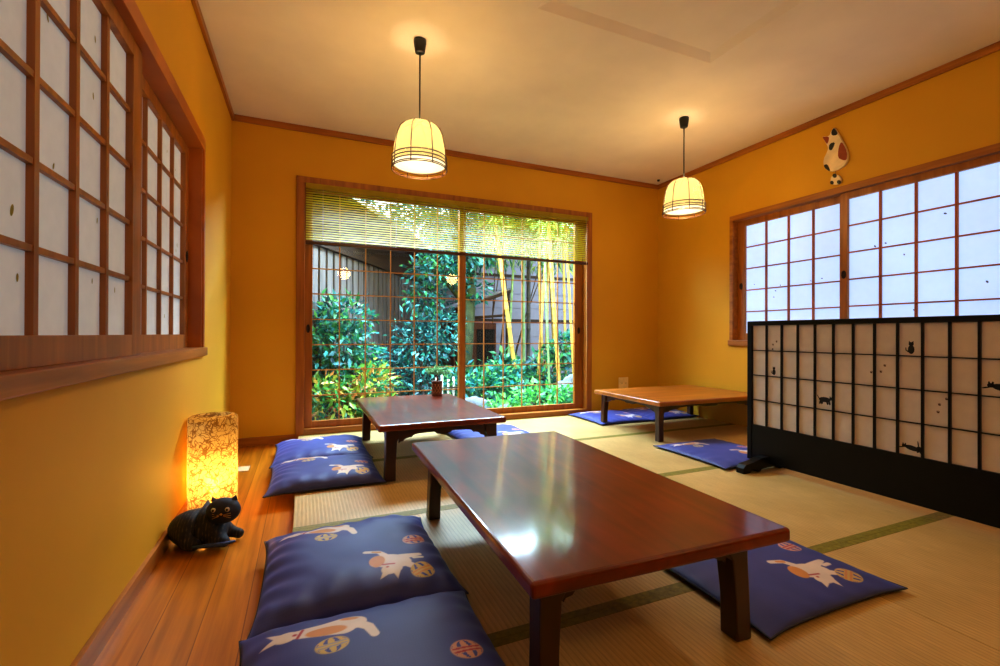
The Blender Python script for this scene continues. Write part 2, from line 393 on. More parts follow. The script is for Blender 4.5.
# ------------------------------------------------------------------ garden window (back wall)
w2 = struct(empty('window_2'), 'two sliding glass sashes onto the garden in a cedar frame')
c = MB()
c.box(BW['x0'] - .04, BW['x0'] + .02, D - .022, D + T, 0, BW['z1'] - .02, bev=.003)
c.box(BW['x1'] - .02, BW['x1'] + .04, D - .022, D + T, TZ, BW['z1'] - .02, bev=.003)
c.box(BW['x0'] - .04, BW['x1'] + .04, D - .022, D + T, BW['z1'] - .02, BW['z1'] + .03, bev=.003)
c.build('casing', M_TRIMZ, w2)
MB().box(BW['x0'] + .02, BW['x1'] - .02, D - .022, D + T, TZ - .05, TZ + .045, bev=.003).build('sill', M_TRIMX, w2)
def glass_sash(yp, x0, x1, s0, s1, pull):
    f = MB(); z0, z1 = TZ + .045, BW['z1'] - .02; ya, yb = yp, yp + .03
    f.box(x0, x0 + s0, ya, yb, z0, z1, bev=.002); f.box(x1 - s1, x1, ya, yb, z0, z1, bev=.002)
    f.box(x0 + s0, x1 - s1, ya, yb, z0, z0 + .05, bev=.002); f.box(x0 + s0, x1 - s1, ya, yb, z1 - .05, z1, bev=.002)
    fo = f.build('sash_frame', M_TRIMZ, w2)
    gx0, gx1, gz0, gz1 = x0 + s0, x1 - s1, z0 + .05, z1 - .05
    l = MB()
    for i in range(1, 6):
        x = gx0 + (gx1 - gx0) * i / 6; l.box(x - .0042, x + .0042, yp + .004, yp + .014, gz0, gz1)
    for i in range(1, 9):
        z = gz0 + (gz1 - gz0) * i / 9; l.box(gx0, gx1, yp + .006, yp + .014, z - .0042, z + .0042)
    l.build('lattice', M_PALE, fo)
    g = MB(); g.add([(gx0, yp + .016, gz0), (gx1, yp + .016, gz0), (gx1, yp + .016, gz1), (gx0, yp + .016, gz1)], [(0, 1, 2, 3)])
    g.build('glass_pane', M_GLASS, fo)
    q = MB(); q.lathe([(.001, .001), (.016, .001), (.0165, .004), (.022, .004), (.022, 0)], n=18)
    q.v = [(pull + y * .6, yp - z, .86 + x * 1.5) for x, y, z in q.v]
    q.build('finger_pull', M_PULL, fo)
glass_sash(D + .02, BW['x0'] + .02, 1.79, .055, .055, BW['x0'] + .045)
glass_sash(D + .06, 1.74, BW['x1'] - .02, .05, .085, BW['x1'] - .06)

# venetian blind across the top of the garden window
def slat_mat():
    m, nt, out = new_mat('olive_slat')
    b = nd(nt, 'ShaderNodeBsdfPrincipled', Roughness=.45); t = nd(nt, 'ShaderNodeBsdfTranslucent')
    tc = nd(nt, 'ShaderNodeTexCoord'); n = nd(nt, 'ShaderNodeTexNoise', Scale=14); nt.links.new(tc.outputs['Object'], n.inputs['Vector'])
    c = ramp(nt, n.outputs['Fac'], [(.3, lin(192, 170, 34)), (.7, lin(208, 186, 48))])
    nt.links.new(c, b.inputs['Base Color']); nt.links.new(c, t.inputs['Color'])
    mx = nd(nt, 'ShaderNodeMixShader', Fac=.6); nt.links.new(b.outputs[0], mx.inputs[1]); nt.links.new(t.outputs[0], mx.inputs[2])
    nt.links.new(mx.outputs[0], out.inputs[0]); return m
M_SLAT = slat_mat()
M_RAIL = plain('brown_blind_rail', lin(74, 34, 12), rough=.4)
M_CORD = plain('pale_cord', lin(206, 186, 140), rough=.7)
bl = tag(empty('venetian_blind', (BW['x0'] + .02, D - .03, BW['z1'] - .02)), 'olive venetian blind with a brown bottom rail, half lowered over the garden window', 'blind')
bw = BW['x1'] - BW['x0'] - .045
MB().box(.004, bw, -.022, .012, -.045, -.005, bev=.003).build('head_rail', M_SLAT, bl)
s = MB(); ns = 21
for i in range(ns):
    z = -.056 - i * .0185; a = math.radians(40)
    pts = []
    for k in range(4):
        t = (k / 3 - .5) * .0255; bow = .0012 * (1 - (2 * k / 3 - 1) ** 2)
        pts.append((t * math.cos(a) - .006, z + t * math.sin(a) + bow))
    vs = [(.006, y, zz) for y, zz in pts] + [(bw - .002, y, zz) for y, zz in pts]
    s.add(vs, [(k, k + 1, k + 5, k + 4) for k in range(3)], 0, True)
s.build('slats', M_SLAT, bl)
zb = -.056 - ns * .0185
MB().box(.004, bw, -.02, .008, zb - .022, zb + .002, bev=.003).build('bottom_rail', M_RAIL, bl)
for fx in (.05, .27, .5, .73, .95):
    q = MB()
    for yy in (-.0185, .0055): q.tube([(bw * fx, yy, -.03), (bw * fx, yy, zb)], .0011, 5)
    q.build('ladder_cord', M_CORD, bl)
q = MB(); q.tube([(bw - .03, -.03, -.02), (bw - .028, -.034, -.6), (bw - .022, -.036, -1.2), (bw - .03, -.034, -1.62)], .0022, 6); q.build('pull_cord', M_CORD, bl)

# ------------------------------------------------------------------ tatami
rows = [(.17, 1.07), (1.07, 1.97), (1.97, 2.87), (2.87, D - .024)]
XM = 2.06
labs = [['nearest tatami mat under the near end of the front table and its left cushions', 'nearest tatami mat on the right, between the front table and the black screen'],
        ['tatami mat under the far end of the front table', 'tatami mat alongside the far half of the black screen'],
        ['tatami mat in front of the table under the garden window', 'tatami mat around the near legs of the corner table'],
        ['tatami mat under the far half of the table at the garden window', 'tatami mat in the back right corner below the wall socket']]
for ri, (y0, y1) in enumerate(rows):
    for ci, (x0, x1) in enumerate([(TX, XM), (XM, W)]):
        t = tag(empty('tatami_mat', (x0, y0, 0)), labs[ri][ci], 'tatami mat', 'tatami mats covering the raised floor')
        w_, d_ = x1 - x0, y1 - y0
        MB().box(.0012, w_ - .0012, .001, d_ - .001, .0005, TZ - .0008, bev=.002).build('rush_mat', M_TATAMI, t)
        for ya, yb in ((.0005, .026), (d_ - .026, d_ - .0005)):
            MB().box(.0016, w_ - .0016, ya, yb, TZ - .0025, TZ + .0002).build('cloth_border', M_HERI, t)
struct(MB().box(TX, W, Y0, .17, 0, TZ - .001).build('floor_platform', M_TATAMI), 'rest of the raised tatami floor nearest the viewer')

# ------------------------------------------------------------------ low tables
def apron_outline(L, hgt, leg):
    """scalloped apron between the legs: a runs along the side, b is height below the top"""
    a0, a1 = leg, L - leg
    pts = [(0, 0), (L, 0), (L, -hgt), (a1, -hgt)]
    def half(rev):
        w = (a1 - a0) / 2
        ks = [(0, .98), (.02, .9), (.09, .86), (.12, .74), (.17, .66), (.23, .62), (.28, .62), (.31, .5), (.36, .43), (.45, .40), (.62, .38), (.80, .38), (.84, .52), (.90, .55), (1, .55)]
        o = [(a0 + k * w, -hgt * v) for k, v in ks]
        return [(a0 + a1 - x, y) for x, y in o] if rev else o[::-1]
    pts += half(True)[:-1] + half(False)
    pts += [(a0, -hgt), (0, -hgt)]
    out = []
    for p in pts:
        if not out or (abs(p[0] - out[-1][0]) + abs(p[1] - out[-1][1])) > 1e-5: out.append(p)
    return out
def low_table(cx, cy, w, d, top_z, label, top_m, ox, oy, rz=0, th=.034, legw=(.062, .062), splay=.006, aph=.06):
    t = tag(empty('low_table', (cx, cy, TZ), rz), label, 'table', 'low wooden dining tables')
    h = top_z - TZ
    m = MB()
    bm = bmesh.new(); bmesh.ops.create_cube(bm, size=1)
    for v in bm.verts: v.co = Vector((v.co.x * w, v.co.y * d, h - th / 2 + v.co.z * th))
    bmesh.ops.bevel(bm, geom=bm.edges[:], offset=.009, segments=3, affect='EDGES', profile=.5)
    m.bm(bm).build('table_top', top_m, t)
    ix, iy = w / 2 - ox, d / 2 - oy                # outer faces of the legs
    zt = h - th
    lx, ly = legw
    for sx in (-1, 1):
        for sy in (-1, 1):
            m = MB(); x1, y1 = sx * ix, sy * iy
            x0, y0 = x1 - sx * lx, y1 - sy * ly
            prof = [(zt + .0004, .010, 0), (zt - .045, .010, 0), (zt - .062, 0, 0), (.10, -.004, splay * .5), (0, -.002, splay)]
            vs = []
            for z, gr, sp in prof:
                xa, xb = sorted((x0 - sx * gr + sx * sp, x1 + sx * sp)); ya, yb = sorted((y0 - sy * gr + sy * sp, y1 + sy * sp))
                vs += [(xa, ya, z), (xb, ya, z), (xb, yb, z), (xa, yb, z)]
            fs = [(3, 2, 1, 0)] + [(i * 4 + k, i * 4 + (k + 1) % 4, i * 4 + 4 + (k + 1) % 4, i * 4 + 4 + k) for i in range(len(prof) - 1) for k in range(4)] + [tuple(len(prof) * 4 - 4 + k for k in range(4))]
            m.add(vs, fs); o = m.build('leg', M_LEG, t)
            bv = o.modifiers.new('soft edges', 'BEVEL'); bv.width = .004; bv.segments = 2
    for sy in (-1, 1):
        m = MB(); L = 2 * ix - 2 * lx - .02
        o = apron_outline(L, aph, .002)
        ya, yb = sorted((sy * (iy - .014), sy * (iy - .034)))
        m.prism(o, lambda a, b, tt: (a - L / 2, tt, zt + b), ya, yb); m.build('apron', M_LEG, t)
    for sx in (-1, 1):
        m = MB(); L = 2 * iy - 2 * ly - .02
        o = apron_outline(L, aph, .002)
        xa, xb = sorted((sx * (ix - .014), sx * (ix - .034)))
        m.prism(o, lambda a, b, tt: (tt, a - L / 2, zt + b), xa, xb); m.build('apron', M_LEG, t)
    return t
low_table(1.253, 1.366, .700, 1.212, .35, 'large glossy red-brown low table nearest the viewer', M_TABLE, .055, .075, rz=math.radians(-1.6), legw=(.052, .056), aph=.072)
low_table(1.196, 2.953, .715, 1.12, .35, 'dark brown low table in front of the garden window holding a small potted plant', M_TABLE_DK, .045, .035, legw=(.058, .058), aph=.075)
low_table(3.345, 2.935, 1.09, .80, .345, 'orange-brown low table in the right corner behind the black screen', M_TABLE_LT, .04, .05, legw=(.046, .046))

# ------------------------------------------------------------------ floor cushions
NC = 230
def print_colours(S):
    """navy cloth printed with calico cats and temari balls; S = side in cm"""
    g = np.linspace(0, 1, NC + 1)
    X0, Y0_ = np.meshgrid(g * 57, g * 57, indexing='xy'); X, Y = X0, Y0_
    base = np.array([.046, .056, .25])
    col = np.broadcast_to(base, X.shape + (3,)).copy()
    slub = (np.sin(X * 9.1) * .03 + np.sin(Y * 7.7 + X * .3) * .03)
    col *= (1 + slub)[..., None]
    def put(sd, c, w=.14):
        a = np.clip(.5 - sd / (2 * w), 0, 1)[..., None]
        col[:] = col * (1 - a) + np.array(c) * a
    def ell(cx, cy, rx, ry, an=0):
        dx, dy = X - cx, Y - cy; u = dx * math.cos(an) + dy * math.sin(an); v = -dx * math.sin(an) + dy * math.cos(an)
        k = np.sqrt((u / rx) ** 2 + (v / ry) ** 2); return (k - 1) * min(rx, ry)
    def cap(x0, y0, r0, x1, y1, r1):
        dx, dy = x1 - x0, y1 - y0; t = np.clip(((X - x0) * dx + (Y - y0) * dy) / (dx * dx + dy * dy), 0, 1)
        return np.hypot(X - x0 - t * dx, Y - y0 - t * dy) - (r0 + (r1 - r0) * t)
    def tri(*p):
        s = None; a = (p[1][0] - p[0][0]) * (p[2][1] - p[0][1]) - (p[1][1] - p[0][1]) * (p[2][0] - p[0][0])
        sg = 1 if a > 0 else -1
        for i in range(3):
            (xa, ya), (xb, yb) = p[i], p[(i + 1) % 3]; L = math.hypot(xb - xa, yb - ya)
            d = sg * ((X - xa) * (yb - ya) - (Y - ya) * (xb - xa)) / L
            s = d if s is None else np.maximum(s, d)
        return s
    WHT, ORG, RED, YEL, PNK = (.72, .62, .54), (.62, .27, .05), (.42, .04, .04), (.60, .42, .10), (.62, .32, .20)
    # lying cat
    rx_, ry_ = X0 / .94 - 6, Y0_ + 2.2 - 49; ca_, sa_ = math.cos(.22), math.sin(.22)
    X, Y = rx_ * ca_ - ry_ * sa_ + 6, rx_ * sa_ + ry_ * ca_ + 49
    body = np.minimum.reduce([cap(14.2, 49.8, 2.0, 24, 51.2, 3.7), ell(26.2, 52.3, 3.5, 3.2), cap(27.3, 51.5, 1.7, 30.3, 49.6, 1.4), cap(30.3, 49.6, 1.4, 32.2, 46.2, 1.15)])
    head = np.minimum.reduce([ell(10.2, 49.5, 3.0, 2.3), tri((8.8, 51.4), (5.0, 52.2), (7.6, 49.4)), tri((8.8, 47.8), (5.0, 46.8), (7.4, 49.8)), cap(11, 49.6, 1.7, 14.5, 49.8, 1.7)])
    put(np.minimum(body, head), WHT)
    put(ell(20, 49.6, 5.0, 1.9, .12), ORG); put(ell(25, 54.4, 2.4, .8, .1), ORG)
    put(cap(13.4, 48.2, .4, 13.9, 51.3, .4), RED); put(ell(12.4, 49.6, .6, .5), RED)
    # playing cat
    X, Y = X0 + 1.2, Y0_ + 8.2
    body = np.minimum.reduce([ell(39, 21.8, 6.4, 3.9, -.3), cap(32.2, 29.8, .9, 36.2, 28.6, 1.0), cap(36.2, 28.6, 1.0, 38.2, 24.5, 1.2),
                              cap(42.5, 23.2, 1.8, 48.6, 24.4, .9), cap(46.5, 22.2, .7, 49, 22.3, .7), cap(42, 20.3, 1.7, 46.6, 16.9, 1.0), ell(38.6, 17.6, 3.3, 2.5, .2),
                              tri((36.2, 18.0), (34.6, 14.2), (38.2, 15.6)), tri((38.4, 16), (39.6, 13.0), (41.2, 16.6))])
    put(body, WHT)
    put(ell(34.8, 22.6, 2.4, 3.3, -.3), ORG); put(cap(34.4, 29.2, .5, 36.4, 28.4, .7), ORG)
    put(cap(36.2, 20.2, .35, 39.6, 19.6, .35), RED); put(ell(37.4, 18.6, .5, .4), RED)
    X, Y = X0, Y0_
    # temari balls
    def temari(cx, cy, rx, ry, c1, c2, an):
        sd = ell(cx, cy, rx, ry, an); put(sd, c1)
        inside = sd < -.25
        u = ((X - cx) * math.cos(an) + (Y - cy) * math.sin(an)) / rx; v = (-(X - cx) * math.sin(an) + (Y - cy) * math.cos(an)) / ry
        rr = np.sqrt(np.clip(1 - v * v, .02, 1))
        band = np.abs(np.sin(np.arcsin(np.clip(u / rr, -1, 1)) * 4.0)) > .8
        zig = np.abs(v) > .32
        col[inside & band & zig] = base * 1.2
        col[inside & (np.abs(np.abs(v) - .18) < .09)] = c2
    temari(19.6, 38.0, 3.7, 3.0, YEL, (.35, .32, .28), .1)
    temari(46.6, 7.8, 3.9, 3.4, YEL, ORG, .5)
    temari(48.0, 26.5, 3.9, 3.3, PNK, RED, .15)
    return col
PRINT = print_colours(57)
def cushion_mat():
    m, nt, out = new_mat('printed_navy_cotton')
    b = nd(nt, 'ShaderNodeBsdfPrincipled', Roughness=.55)
    b.inputs['Specular IOR Level'].default_value = .4
    b.inputs['Sheen Weight'].default_value = .35; b.inputs['Sheen Roughness'].default_value = .4
    b.inputs['Sheen Tint'].default_value = (.22, .32, 1, 1)
    a = nd(nt, 'ShaderNodeVertexColor', layer_name='print')
    tc = nd(nt, 'ShaderNodeTexCoord')
    n = nd(nt, 'ShaderNodeTexNoise', Scale=9, Detail=3); nt.links.new(tc.outputs['Object'], n.inputs['Vector'])
    mx = nd(nt, 'ShaderNodeMix', data_type='RGBA', blend_type='MULTIPLY'); mx.inputs[0].default_value = 1
    nt.links.new(a.outputs['Color'], mx.inputs[6])
    nt.links.new(ramp(nt, n.outputs['Fac'], [(.3, (.86, .86, .88, 1)), (.7, (1.08, 1.08, 1.08, 1))]), mx.inputs[7])
    nt.links.new(mx.outputs[2], b.inputs['Base Color'])
    nt.links.new(b.outputs[0], out.inputs[0]); return m
M_CUSH = cushion_mat()
M_PIPE = plain('navy_edge_piping', (.02, .024, .07, 1), rough=.6)
def cushion_mesh(name, sx, sy, thick, wrinkle=1.0, droop=None, seed=0, pinch=.012):
    """x, y centred on 0; droop = x below which the cushion hangs over the step"""
    u = np.linspace(-1, 1, NC + 1); U, V = np.meshgrid(u, u, indexing='xy')
    prof = lambda t: np.clip(1 - np.abs(t) ** 4.2, 0, 1) ** .5
    hgt = thick * prof(U) * prof(V)
    cor = (np.abs(U) * np.abs(V)) ** 6 * pinch
    mid = .006 * (1 - U * U) * (np.abs(V) ** 8) ; mid2 = .006 * (1 - V * V) * (np.abs(U) ** 8)
    X = U * sx / 2 + np.sign(U) * (cor - mid2); Y = V * sy / 2 + np.sign(V) * (cor - mid)
    rs_ = np.random.default_rng(seed); ph = rs_.uniform(0, 6, 8)
    wr = (np.sin(V * 22 + np.sin(U * 3 + ph[0]) * 1.6 + ph[1]) * np.clip(np.abs(U) - .45, 0, 1) * 1.4
          + np.sin(U * 20 + np.sin(V * 3 + ph[2]) * 1.6 + ph[3]) * np.clip(np.abs(V) - .5, 0, 1) * 1.3
          + np.sin(U * 4.2 + V * 3.1 + ph[4]) * .55 + np.sin(U * 2.3 - V * 5.2 + ph[5]) * .45
          + np.sin(U * 9 + 2.5 * np.sin(V * 4 + ph[6])) * .22)
    edge = prof(U) * prof(V)
    Z = .012 + hgt + wr * .0042 * wrinkle * np.clip(edge * 1.6, 0, 1)
    Zb = np.full_like(Z, .0006) + .0114 * np.maximum(np.abs(U) ** 30, np.abs(V) ** 30)
    if droop is not None:
        dz = -np.clip(droop - X, 0, 1) ** 1.3 * .03
        Z = Z + dz; Zb = Zb + np.where(X < droop, dz, 0)
    n = NC + 1
    top = np.stack([X, Y, Z], -1).reshape(-1, 3); bot = np.stack([X, Y, np.minimum(Zb, Z)], -1)[::10, ::10].reshape(-1, 3)
    nb = (NC // 10) + 1
    def quads(k, off, flip):
        i = np.arange(k - 1); A, B = np.meshgrid(i, i, indexing='xy'); a = (B * k + A).reshape(-1)
        q = np.stack([a, a + 1, a + k + 1, a + k], -1) + off
        return q[:, ::-1] if flip else q
    F = np.concatenate([quads(n, 0, False), quads(nb, n * n, True)])
    Vt = np.concatenate([top, bot])
    me = bpy.data.meshes.new(name)
    me.vertices.add(len(Vt)); me.vertices.foreach_set('co', Vt.astype(np.float32).reshape(-1))
    me.loops.add(F.size); me.loops.foreach_set('vertex_index', F.astype(np.int32).reshape(-1))
    me.polygons.add(len(F)); me.polygons.foreach_set('loop_start', np.arange(0, F.size, 4, dtype=np.int32))
    me.polygons.foreach_set('use_smooth', np.ones(len(F), bool))
    me.update(calc_edges=True)
    ca = me.color_attributes.new('print', 'FLOAT_COLOR', 'POINT')
    cols = np.ones((len(Vt), 4), np.float32)
    cols[:n * n, :3] = PRINT.reshape(-1, 3); cols[n * n:, :3] = (.03, .035, .10)
    ca.data.foreach_set('color', cols.reshape(-1))
    me.materials.append(M_CUSH)
    # seam cord outline for the piping part
    ring = [(i, 0) for i in range(0, NC, 5)] + [(NC, j) for j in range(0, NC, 5)] + [(NC - i, NC) for i in range(0, NC, 5)] + [(0, NC - j) for j in range(0, NC, 5)]
    return me, [(X[j, i], Y[j, i], Z[j, i]) for i, j in ring]
def cushion(x0, x1, y0, y1, thick, label, seed, rot=0, droop=False, wrinkle=1.0, group='navy cat-print floor cushions', z=TZ):
    cx, cy = (x0 + x1) / 2, (y0 + y1) / 2
    q = tag(empty('floor_cushion', (cx, cy, z), rot), label, 'cushion', group)
    me, ring = cushion_mesh('cover', x1 - x0, y1 - y0, thick, wrinkle, (TX - cx) if droop else None, seed)
    o = bpy.data.objects.new('cover', me); C.objects.link(o); o.parent = q
    MB().tube(ring, .003, 6, closed=True).build('seam_piping', M_PIPE, o)
    return q
G = .006
cushion(.358, .918, .715, 1.285 - G, .062, 'navy cat-print cushion nearest the viewer, left of the glossy front table', 1, droop=True, wrinkle=.7)
cushion(.372, .922, 1.285, 1.86, .066, 'navy cat-print cushion left of the glossy front table, just beyond the nearest cushion', 2, droop=True, wrinkle=1.3)
cushion(.328, .868, 2.40, 2.905 - G, .062, 'nearer of two navy cushions left of the garden-window table', 3, droop=True, wrinkle=1.0)
cushion(.322, .868, 2.905, 3.47, .058, 'farther of two navy cushions left of the garden-window table, by the back wall', 4, droop=True, wrinkle=.8)
cushion(1.575, 2.145, .80, 1.40, .022, 'flat navy cat-print cushion right of the glossy front table', 5, wrinkle=.35)
cushion(1.50, 2.07, 2.90, 3.47, .040, 'navy cushion right of the garden-window table, below the glass', 6, wrinkle=.6)
cushion(2.70, 3.24, 1.90, 2.46, .026, 'thin navy cushion at the far foot of the black screen', 7, rot=0, wrinkle=.4)
cushion(2.81, 3.345, 3.23, 3.745, .034, 'navy cushion behind the corner table, nearer the garden window', 8, rot=0, wrinkle=.6)
cushion(3.352, 3.89, 3.23, 3.745, .034, 'navy cushion behind the corner table, tucked into the room corner', 9, rot=0, wrinkle=.6)

# ------------------------------------------------------------------ black lattice screen
SX, SY1, SY0 = 2.945, 1.946, .22
sc = tag(empty('lattice_screen', (SX, SY1, TZ)), 'long low black-framed lattice screen with cat silhouettes on cream paper', 'screen')
L = SY1 - SY0
zb_, zt_ = .035, .853            # frame bottom and top above the tatami
m = MB()
m.box(-.014, .018, -.028, 0, zb_, zt_, bev=.002); m.box(-.014, .018, -L, -L + .028, zb_, zt_, bev=.002)
m.box(-.014, .018, -L + .028, -.028, zt_ - .026, zt_, bev=.002)
m.build('frame', M_BLACK, sc)
MB().box(-.010, .014, -L + .028, -.028, zb_, .2445, bev=.002).build('base_board', M_BLACK, sc)
m = MB(); gz0, gz1 = .2445, zt_ - .026; gy = -.028; stp = .0906
k = 1
while k * stp < L - .06:
    m.box(-.011, .000, gy - k * stp - .004, gy - k * stp + .004, gz0, gz1); k += 1
ncols = k
for i in range(1, 4):
    z = gz0 + (gz1 - gz0) * i / 4; m.box(-.009, .000, -L + .028, -.028, z - .0025, z + .0025)
m.build('lattice', M_BLACK, sc)
p = MB(); xp = .0015
p.add([(xp, -L + .028, gz0), (xp, -.028, gz0), (xp, -.028, gz1), (xp, -L + .028, gz1)], [(0, 1, 2, 3)])
rh = (gz1 - gz0) / 4
def cell(c_, r_, fx, fz):        # fraction inside a cell -> y, z ; row 0 is the top one
    return gy - (c_ + fx) * stp, gz1 - (r_ + 1 - fz) * rh
def blob(cy, cz_, ry, rz, an=0, mi=1, n=14):
    pts = [(cy + ry * math.cos(a) * math.cos(an) - rz * math.sin(a) * math.sin(an), cz_ + ry * math.cos(a) * math.sin(an) + rz * math.sin(a) * math.cos(an)) for a in [2 * PI * q / n for q in range(n)]]
    p.flat(pts, lambda a, b: (xp - .0006 - .00005 * (len(p.v) % 7), a, b), mi)
def poly(c_, r_, pts, sc_=.05, mi=1):
    oy, oz = cell(c_, r_, 0, 0)
    p.flat([(oy - x * stp, oz + z * rh) for x, z in pts], lambda a, b: (xp - .0006 - .00005 * (len(p.v) % 7), a, b), mi)
def sitting(c_, r_, x, s_, tail):
    oy, oz = cell(c_, r_, x, .06)
    blob(oy, oz + .020 * s_, .012 * s_, .020 * s_); blob(oy, oz + .044 * s_, .0095 * s_, .0085 * s_)
    for sg in (-1, 1): p.flat([(oy + sg * .009 * s_, oz + .046 * s_), (oy + sg * .008 * s_, oz + .058 * s_), (oy + sg * .001 * s_, oz + .051 * s_)], lambda a, b: (xp - .0007, a, b), 1)
    blob(oy + .013 * s_ * tail, oz + .012 * s_, .006 * s_, .0025 * s_, .9 * tail); blob(oy + .019 * s_ * tail, oz + .021 * s_, .009 * s_, .002 * s_, 1.5)
def walking(c_, r_, x, s_):
    oy, oz = cell(c_, r_, x, .18)
    blob(oy, oz + .024 * s_, .028 * s_, .0125 * s_)
    for dx in (-.022, -.012, .012, .021): blob(oy + dx * s_, oz + .010 * s_, .0048 * s_, .011 * s_, .25 * (1 if dx > 0 else -1))
    blob(oy - .030 * s_, oz + .031 * s_, .0085 * s_, .0075 * s_)
    for sg in (-1, 1): blob(oy - .030 * s_ + sg * .005 * s_, oz + .039 * s_, .0022 * s_, .004 * s_)
    blob(oy + .030 * s_, oz + .034 * s_, .013 * s_, .0022 * s_, 1.0)
def crouching(c_, r_, x, s_):
    oy, oz = cell(c_, r_, x, .12)
    blob(oy, oz + .014 * s_, .026 * s_, .010 * s_, .18); blob(oy - .022 * s_, oz + .015 * s_, .009 * s_, .010 * s_)
    blob(oy - .020 * s_, oz + .006 * s_, .004 * s_, .008 * s_, .4); blob(oy - .026 * s_, oz + .005 * s_, .003 * s_, .008 * s_, -.3)
    blob(oy - .020 * s_, oz + .032 * s_, .014 * s_, .0022 * s_, 1.45)
    blob(oy + .026 * s_, oz + .019 * s_, .0085 * s_, .0065 * s_); blob(oy + .036 * s_, oz + .012 * s_, .010 * s_, .0022 * s_, -.25)
    for sg in (-1, 1): blob(oy + (.026 + sg * .004) * s_, oz + .026 * s_, .0022 * s_, .0045 * s_)
def paws(c_, r_, spots):
    for fx, fz in spots:
        y, z = cell(c_, r_, fx, fz); blob(y, z, .0052, .0038, .3, 2, 8)
        for a in (-.7, 0, .7): blob(y - .006 * math.sin(a), z + .006 * math.cos(a), .0016, .002, 0, 2, 6)
sitting(1, 1, .45, .85, 1); sitting(8, 0, .52, 1.0, 1); walking(4, 2, .50, 1.05); crouching(8, 3, .56, 1.1); crouching(11, 1, .72, 1.35)
paws(1, 0, [(.62, .36), (.38, .24), (.36, .06)]); paws(6, 1, [(.82, .42)]); paws(7, 1, [(.42, .66), (.25, .46)])
paws(9, 2, [(.86, .80), (.60, .62), (.55, .40)]); paws(13, 0, [(.3, .5), (.6, .3)]); sitting(14, 2, .5, .9, -1)
p.build('paper', [M_PAPER_S, M_INK, M_INKB], sc)
for yf in (-.115, -L + .16):
    m = MB(); hw = .215
    pts = [(-hw, 0), (-hw + .055, 0), (-hw + .065, .012), (-hw + .085, .018), (-hw + .105, .012), (-hw + .115, .0), (-hw + .135, .0), (-hw + .145, .012), (-.02, .016), (.02, .016), (hw - .145, .012), (hw - .135, 0), (hw - .115, 0), (hw - .105, .012), (hw - .085, .018), (hw - .065, .012), (hw - .055, 0), (hw, 0), (hw, .030), (hw - .02, .048), (hw - .09, .058), (.06, .075), (-.06, .075), (-hw + .09, .058), (-hw + .02, .048), (-hw, .030)]
    m.prism(pts, lambda a, b, t: (a, t, b), yf - .024, yf + .024)
    o = m.build('foot', M_BLACK, sc); bv = o.modifiers.new('soft edges', 'BEVEL'); bv.width = .003; bv.segments = 2

# ------------------------------------------------------------------ lamps
def shade_mat(name, trans, transl, emis, es, fac):
    m, nt, out = new_mat(name)
    tc = nd(nt, 'ShaderNodeTexCoord')
    n = nd(nt, 'ShaderNodeTexNoise', Scale=60, Detail=4); nt.links.new(tc.outputs['Object'], n.inputs['Vector'])
    t = nd(nt, 'ShaderNodeBsdfTransparent'); t.inputs['Color'].default_value = trans
    d = nd(nt, 'ShaderNodeBsdfTranslucent')
    nt.links.new(ramp(nt, n.outputs['Fac'], [(.3, tuple(x * .85 for x in transl[:3]) + (1,)), (.7, transl)]), d.inputs['Color'])
    e = nd(nt, 'ShaderNodeEmission', Strength=es); e.inputs['Color'].default_value = emis
    mx = nd(nt, 'ShaderNodeMixShader', Fac=fac); nt.links.new(t.outputs[0], mx.inputs[1]); nt.links.new(d.outputs[0], mx.inputs[2])
    a = nd(nt, 'ShaderNodeAddShader'); nt.links.new(mx.outputs[0], a.inputs[0]); nt.links.new(e.outputs[0], a.inputs[1])
    nt.links.new(a.outputs[0], out.inputs[0]); return m
M_SHADE = shade_mat('lamp_paper', (1, .82, .5, 1), (.026, .021, .010, 1), (1.0, .80, .34, 1), .34, .78)
M_DIFF = shade_mat('lamp_diffuser', (1, .86, .6, 1), (.05, .045, .03, 1), (1, .92, .66, 1), .8, .40)
M_RIB = plain('dark_lamp_rib', lin(72, 40, 14), rough=.5)
M_PLAS = plain('black_plastic', (.012, .011, .010, 1), rough=.4)
def pendant(x, y, label):
    t = tag(empty('pendant_lamp', (x, y, H)), label, 'lamp', 'paper pendant lamps on black flexes')
    MB().lathe([(.001, -.072), (.020, -.072), (.026, -.068), (.033, -.02), (.034, -.003), (.030, -.0005), (.001, -.0005)], n=24).build('ceiling_cap', M_PLAS, t)
    MB().tube([(0, 0, -.07), (0, 0, -.445)], .0042, 8).build('flex', M_PLAS, t)
    ztop, zbot = -.446, -.674
    prof = [(.012, ztop), (.05, ztop - .004), (.085, ztop - .017), (.108, ztop - .04), (.123, ztop - .075), (.132, ztop - .12), (.138, ztop - .17), (.140, zbot)]
    sh = MB().lathe(prof, n=48).build('lamp_shade', M_SHADE, t)
    MB().lathe([(.0005, zbot + .004), (.139, zbot + .004)], n=48).build('diffuser', M_DIFF, sh)
    for kk in range(8):
        a = 2 * PI * kk / 8 + .25
        MB().tube([((r_ + .003) * math.cos(a), (r_ + .003) * math.sin(a), z_) for r_, z_ in prof] + [(.145 * math.cos(a), .145 * math.sin(a), zbot - .026)], .003, 6).build('rib', M_RIB, t)
    for zz, rr in ((zbot + .038, .1445), (zbot + .018, .1455), (zbot, .146), (zbot - .018, .1465), (zbot - .026, .146)):
        MB().tube([(rr * math.cos(2 * PI * q / 40), rr * math.sin(2 * PI * q / 40), zz) for q in range(40)], .003, 6, closed=True).build('hoop', M_RIB, t)
    return t
pendant(1.054, 2.432, 'paper pendant lamp with dark ribs hanging before the garden window')
pendant(3.022, 2.54, 'paper pendant lamp with dark ribs hanging by the right-hand corner')

